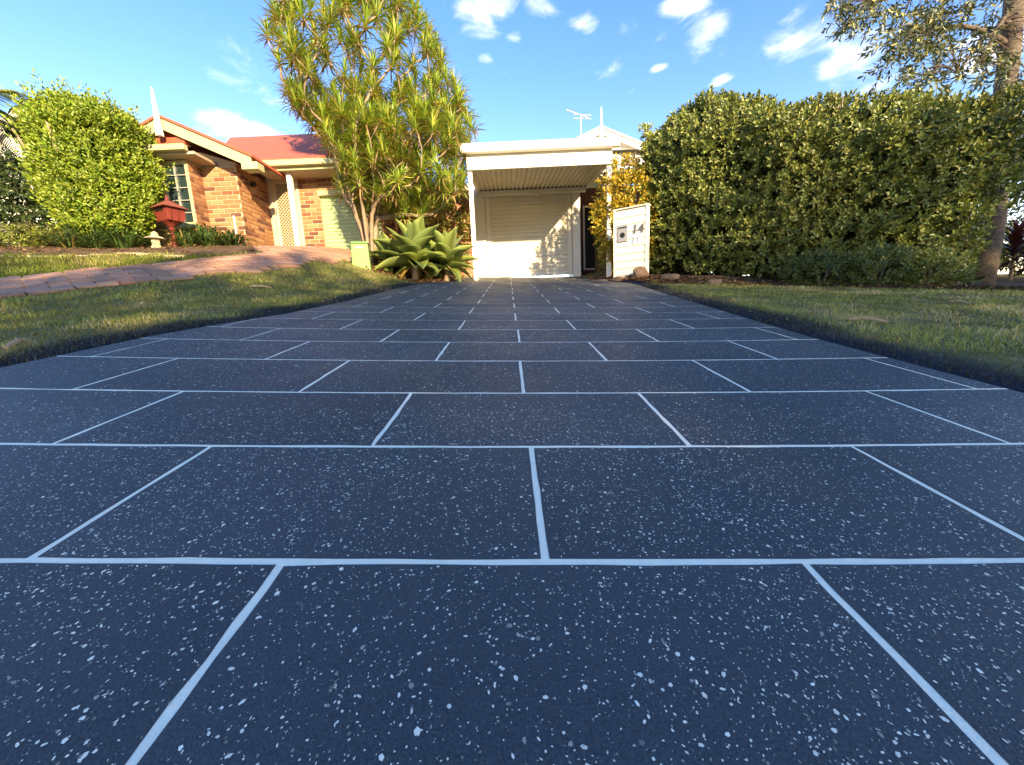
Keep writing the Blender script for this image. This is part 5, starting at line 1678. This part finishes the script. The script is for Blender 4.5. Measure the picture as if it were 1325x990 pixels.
low_shrub('shade_shrub', 'dark shrub filling the gap right of the gum trunk', 'shrub', (p[0] + .6, p[1] + .4), 1.6, .7, 1.8, 500, (.04, .06, .02), .1, .05, 8, .16)

# ================================================================== SMALL THINGS
def build_cabinet():
    c = at(469, 348, 7.25)
    xw, yw, h = .33, .28, .44
    z0 = float(gz(c[0], c[1])) - .03
    root = empty('utility_cabinet', (c[0], c[1], z0), 'lime green utility cabinet on the lawn beside the agaves', 'cabinet')
    a = math.radians(14); ca, sa = math.cos(a), math.sin(a)
    def pt(x, y, z): return (c[0] + x * ca - y * sa, c[1] + x * sa + y * ca, z0 + z)
    def hx(x0, x1, y0, y1, z0_, z1, tx=0):
        return MB().hexa([pt(x0, y0, z0_), pt(x1, y0, z0_), pt(x1, y1, z0_), pt(x0, y1, z0_)], [pt(x0 + tx, y0 + tx, z1), pt(x1 - tx, y0 + tx, z1), pt(x1 - tx, y1 - tx, z1), pt(x0 + tx, y1 - tx, z1)])
    hx(-xw / 2, xw / 2, -yw / 2, yw / 2, -.05, h, .012).build('body', MT['util'], root, bevel=.015)
    hx(-xw / 2 - .004, xw / 2 + .004, -yw / 2 - .004, yw / 2 + .004, h + .002, h + .04, .03).build('lid', MT['util'], root, bevel=.012)
    hx(-.07, .07, -yw / 2 - .0005, -yw / 2 + .008, h - .09, h - .06).build('vent', MT['steel'], root)
build_cabinet()

def build_red_letterbox():
    b = at(229, 330, 7.3); z0 = float(gz(b[0], b[1]))
    ztop = at(214, 264, 7.3)[2]
    H = ztop - z0
    root = empty('red_letterbox', (b[0], b[1], z0), 'dark red house shaped letterbox on a turned post', 'letterbox')
    c = np.array([b[0], b[1], z0])
    MB().lathe(c, [(.055, -.05), (.05, .05), (.04, .10), (.055, .14), (.035, .20), (.035, H * .36), (.06, H * .40), (.04, H * .43), (.10, H * .50), (.16, H * .55)], 12).build('post', MT['red_box'], root, smooth=False)
    w, d, z1, z2 = .175, .13, H * .555, H * .82
    a = math.radians(-22); ca, sa = math.cos(a), math.sin(a)
    def pt(x, y, z): return (c[0] + x * ca - y * sa, c[1] + x * sa + y * ca, z0 + z)
    def hx(x0, x1, y0, y1, za, zb, grow=0):
        return MB().hexa([pt(x0, y0, za), pt(x1, y0, za), pt(x1, y1, za), pt(x0, y1, za)], [pt(x0 - grow, y0 - grow, zb), pt(x1 + grow, y0 - grow, zb), pt(x1 + grow, y1 + grow, zb), pt(x0 - grow, y1 + grow, zb)])
    body = hx(-w, w, -d, d, z1, z2, .02).build('box', MT['red_box'], root, bevel=.006)
    hx(-w * .8, w * .6, -d - .024, -d - .01, z2 - .055, z2 - .012).build('mail_slot', MT['dark'], body)
    for k in range(3):
        xx = -d + .04 + k * .11
        MB().hexa([pt(w + .012, xx, z1 + .03), pt(w + .022, xx, z1 + .03), pt(w + .022, xx + .02, z1 + .03), pt(w + .012, xx + .02, z1 + .03)],
                  [pt(w + .026, xx, z2 - .03), pt(w + .034, xx, z2 - .03), pt(w + .034, xx + .02, z2 - .03), pt(w + .026, xx + .02, z2 - .03)]).build('batten', MT['red_box'], body)
    rf = MB().add([pt(-w - .08, -d - .08, z2 + .005), pt(w + .08, -d - .08, z2 + .005), pt(w + .08, d + .08, z2 + .005), pt(-w - .08, d + .08, z2 + .005),
                   pt(-.05, -.04, z2 + .15), pt(.05, -.04, z2 + .15), pt(.05, .04, z2 + .15), pt(-.05, .04, z2 + .15)], BOXF).build('roof', mat('worn_red_roof', (.20, .06, .04), .6, .25, (10, .3)), root)
    MB().lathe((c[0], c[1], z0 + z2 + .14), [(.04, 0), (.03, .03), (.022, .07), (.005, .13)], 8).build('finial', MT['red_box'], rf)
build_red_letterbox()

def build_lantern():
    c = at(205, 330, 6.85); z0 = float(gz(c[0], c[1]))
    root = empty('stone_lantern', (c[0], c[1], z0), 'small pale stone garden lantern left of the red letterbox post', 'lantern')
    c = np.array([c[0], c[1], z0])
    MB().lathe(c, [(.085, -.03), (.085, .03), (.065, .05), (.065, .15), (.08, .165)], 6).build('base', MT['lantern'], root)
    MB().lathe(c, [(.06, .167), (.145, .172), (.135, .19), (.06, .215), (.055, .25), (.04, .28), (.01, .30)], 8).build('cap', MT['lantern'], root)
build_lantern()
# pale bed edging stones along the neighbour's bed
epx = [(12, 334), (60, 334), (100, 333), (140, 332), (172, 330), (198, 331), (222, 333)]
names = ['at the left picture edge', 'below the brown groundcover', 'left of the strap leaved clumps', 'below the strap leaved clumps', 'second left of the stone lantern', 'in front of the stone lantern', 'right of the stone lantern']
for k, ((x, y), nm) in enumerate(zip(epx, names)):
    q = on_g(x, y)
    L = .38
    me = MB().box(-L / 2, L / 2, -.05, .05, -.06, .03)
    o = mk('edging_stone', me.v, me.f, MT['lantern'], origin=np.zeros(3))
    bv = o.modifiers.new('bevel', 'BEVEL'); bv.width = .02; bv.segments = 2
    o.matrix_local = Matrix.Translation(Vector((q[0], q[1], float(gz(q[0], q[1]))))) @ Matrix.Rotation(.35 + random.uniform(-.1, .1), 4, 'Z')
    tag(o, 'pale bed edging stone ' + nm, 'stone', 'edging stones of the neighbour bed')

# timber prop leaning by the carport post
p0, p1 = at(584, 306, 9.4), at(600, 275, 9.4)
zz = float(gz(p0[0] - .35, p0[1]))
dirp = nrm(p1 - p0)
o = MB().bar(p0 - dirp * ((p0[2] - zz) / dirp[2]), p1 + dirp * .2, .05, .07).build('timber_plank', MT['timber'])
tag(o, 'weathered timber plank leaning left of the carport post', 'plank')

# leaf litter in the bed at the letterbox and under the hedge
def litter(name, pts_fn, n, label, cols, size):
    P = pts_fn(n)
    P = np.concatenate([P, gz(P[:, 0], P[:, 1])[:, None] + .012 + RNG.uniform(0, .02, (len(P), 1))], 1)
    n = len(P)
    az = RNG.uniform(0, 6.283, n); ax = np.stack([np.cos(az), np.sin(az), RNG.normal(0, .3, n)], -1)
    no = np.stack([RNG.normal(0, .4, n), RNG.normal(0, .4, n), np.ones(n)], -1)
    c = np.array(cols)[RNG.integers(0, len(cols), n)] * RNG.uniform(.6, 1.2, (n, 1))
    o = leaf_obj(name, P, ax, no, RNG.uniform(.6, 1.3, n) * size, RNG.uniform(.5, 1, n) * size * .45, c, MT['mulch'], None, LEAF6)
    tag(o, label, 'leaf litter', kind='stuff')
def bed_pts(n):
    a = np.array([on_g(735, 362)[:2], on_g(790, 365)[:2], on_g(840, 367)[:2], on_g(900, 368)[:2]])
    t = RNG.uniform(0, 3, n); i = np.clip(t.astype(int), 0, 2); f = (t - i)[:, None]
    base = a[i] * (1 - f) + a[i + 1] * f
    u = RNG.random((n, 1)) * .9
    return base + np.array([[.12, .9]]) * u + RNG.normal(0, .05, (n, 2))
litter('leaf_litter', bed_pts, 2600, 'brown fallen leaves on the bed around the letterbox pillar', [(.22, .11, .05), (.30, .17, .08), (.14, .08, .045), (.34, .22, .12), (.28, .09, .04)], .07)
def agave_bed_pts(n):
    x = RNG.uniform(-3.0, -1.25, n); y = RNG.uniform(7.4, 10.2, n)
    return np.stack([x, y], -1)
litter('leaf_litter', agave_bed_pts, 2600, 'brown leaf litter on the bed under the agaves', [(.20, .11, .05), (.26, .15, .07), (.12, .07, .04), (.33, .20, .10)], .08)
def hedge_pts(n):
    a = np.array(HBASE); t = RNG.uniform(0, len(a) - 1, n); i = np.clip(t.astype(int), 0, len(a) - 2); f = (t - i)[:, None]
    return a[i] * (1 - f) + a[i + 1] * f + np.stack([RNG.normal(0, .05, n), RNG.random(n) * .7 - .05], -1)
litter('leaf_litter', hedge_pts, 4200, 'brown leaf litter along the foot of the hedge', [(.16, .10, .05), (.22, .14, .07), (.10, .07, .04), (.26, .2, .1)], .07)
def nbed_pts(n):
    k = n * 6
    x = RNG.uniform(-12, -5, k); y = RNG.uniform(5, 9.5, k)
    return np.stack([x, y], -1)[in_poly(x, y, NBED)][:n]
litter('leaf_litter', nbed_pts, 3000, "brown leaf litter on the neighbour's garden bed", [(.16, .09, .045), (.24, .15, .07), (.10, .07, .04), (.14, .15, .04)], .07)
# dry grass clippings and twigs on the lawns
def lawn_pts(n):
    k = n * 12
    x = RNG.uniform(-7, 8.5, k); y = RNG.uniform(1.2, 6.6, k)
    ok = in_poly(x, y, LAWN_L) | in_poly(x, y, LAWN_R)
    return np.stack([x, y], -1)[ok][:n]
litter('leaf_litter', lawn_pts, 420, 'dry straw coloured leaves scattered over the lawns', [(.36, .28, .14), (.28, .20, .09), (.40, .34, .2)], .034)
for k, (a, b_, lab) in enumerate([((1098, 419), (1150, 423), 'long pale dry stick lying on the right lawn'), ((1228, 394), (1255, 397), 'short dry stick near the hedge on the right lawn'),
                                  ((325, 374), (352, 376), 'pale dry stick on the left lawn'), ((10, 458), (34, 448), 'dry stick at the left picture edge on the lawn')]):
    p, q = on_g(*a), on_g(*b_)
    o = MB().tube([p + np.array([0, 0, .03]), (p + q) / 2 + np.array([0, .01, .045]), q + np.array([0, 0, .03])], [.010, .012, .006], 6).build('stick', mat('dry_stick', (.42, .30, .16), .8, .2, (30, .3)))
    tag(o, lab, 'stick', 'dry sticks on the lawns')

# ---------------------------------------------------------------- far left roof
def build_far_house():
    Y = 16.0
    a = on_y(-60, 260, Y); 
    zr = Z_(25, 160, Y); zl = Z_(0, 196, Y)
    x1 = X_(34, 170, Y); x0 = x1 - 9
    zg = float(gz(x1, Y))
    root = empty('far_house', ((x0 + x1) / 2, Y + 2, zg), 'white gabled house glimpsed at the far left behind the palms', 'house')
    MB().box(x0, x1, Y + .3, Y + 6, zg - .2, zl).build('wall', MT['cream'], root)
    xm = x1 + .2
    MB().prism([(xm, Y, zr + .25), (xm - 3.2, Y, zl - .35), (xm - 3.2, Y, zl - .02), (xm, Y, zr + .6)], (0, .06, 0)).build('bargeboard', MT['white'], root)
    MB().prism([(xm, Y - .05, zr + .61), (xm - 3.2, Y - .05, zl), (xm - 3.2, Y - .05, zl + .08), (xm, Y - .05, zr + .70)], (0, 6, 0)).build('roof', MT['roof_grey'], root)
    MB().prism([(xm, Y + .2, zr + .25), (xm - 3.1, Y + .2, zl - .2), (xm, Y + .2, zl - .2)], (0, .08, 0)).build('gable', MT['cream'], root)
    MB().box(xm - 3.6, x1 + .2, Y - .12, Y, zl - .40, zl - .28).build('gutter', MT['soffit'], root)
build_far_house()

# ================================================================== STREET TREES BEHIND THE CAMERA
def street_trees():
    n = 330
    d = nrm(RNG.normal(0, 1, (n, 3))); r = RNG.random(n) ** .38
    lum = 1 + .4 * (vnoise(d * 2.0, 21) - .5)
    P = d * (r * lum)[:, None] * np.array([4.0, 3.2, 2.6])
    D = d + RNG.normal(0, .5, (n, 3))
    pos, ax, no = shoots(P, D, 12, .7)
    N = len(pos)
    V, FF, k = leaf_arrays(pos, ax, no, RNG.uniform(.22, .38, N), RNG.uniform(.12, .2, N), LEAF4)
    crown = raw_mesh('crown', V, FF, MT['leaf'], col=np.repeat(tint(N, (.07, .10, .03), .3), k, 0))
    d = nrm(RNG.normal(0, 1, (560, 3))); r = RNG.random(560) ** .38
    P = d * (r * (1 + .4 * (vnoise(d * 2.0, 22) - .5)))[:, None] * np.array([4.0, 3.2, 2.6])
    pos, ax, no = shoots(P, d + RNG.normal(0, .5, (560, 3)), 12, .7)
    V, FF, k = leaf_arrays(pos, ax, no, RNG.uniform(.22, .38, len(pos)), RNG.uniform(.12, .2, len(pos)), LEAF4)
    dense = raw_mesh('crown', V, FF, MT['leaf'], col=np.repeat(tint(len(pos), (.07, .10, .03), .3), k, 0))
    tm = MB().tube([(0, 0, -.3), (.1, 0, 2.0), (.05, .1, 4.0), (0, 0, 6.4)], [.32, .25, .19, .1], 9)
    for a in range(5):
        tm.tube(curve((.05, .05, 3.2 + .3 * a), (2.2 * math.cos(a * 1.3), 2.0 * math.sin(a * 1.3), 6.2), (0, 0, .3)), np.linspace(.11, .03, 6), 6)
    trunk = raw_mesh('trunk', tm.v, tm.f, MT['bark'], smooth=True)
    for k, (x, y, s, top) in enumerate(STREET):
        z = float(gz(x, y))
        root = empty('street_tree', (x, y, z), ['street tree across the road behind the viewer, nearest the kerb', 'second street tree behind the viewer', 'third street tree behind the viewer', 'fourth street tree behind the viewer', 'fifth street tree behind the viewer', 'sixth street tree behind the viewer', 'seventh street tree behind the viewer', 'eighth street tree behind the viewer'][k], 'tree', 'street trees behind the viewer')
        cz = top - 2.5 * s
        link(bpy.data.objects.new('trunk', trunk), Matrix.Translation(Vector((x, y, z))) @ Matrix.Diagonal((s, s, max((cz - z) / 6.0, .3), 1)), root)
        link(bpy.data.objects.new('crown', dense if x > 5 else crown), Matrix.Translation(Vector((x, y, cz))) @ Matrix.Rotation(k * 1.9, 4, 'Z') @ Matrix.Scale(s, 4), root)
STREET = [(-2.5, -13, .9, 7.2), (2.0, -13, 1.0, 8.0), (6.0, -12.5, 1.0, 8.3), (10.0, -13, 1.0, 8.7), (15.5, -12.5, 1.1, 9.5), (20.5, -13, 1.1, 9.7)]
street_trees()
print('objects', len(bpy.data.objects), 'tris', sum(len(o.data.polygons) for o in bpy.data.objects if o.type == 'MESH'))
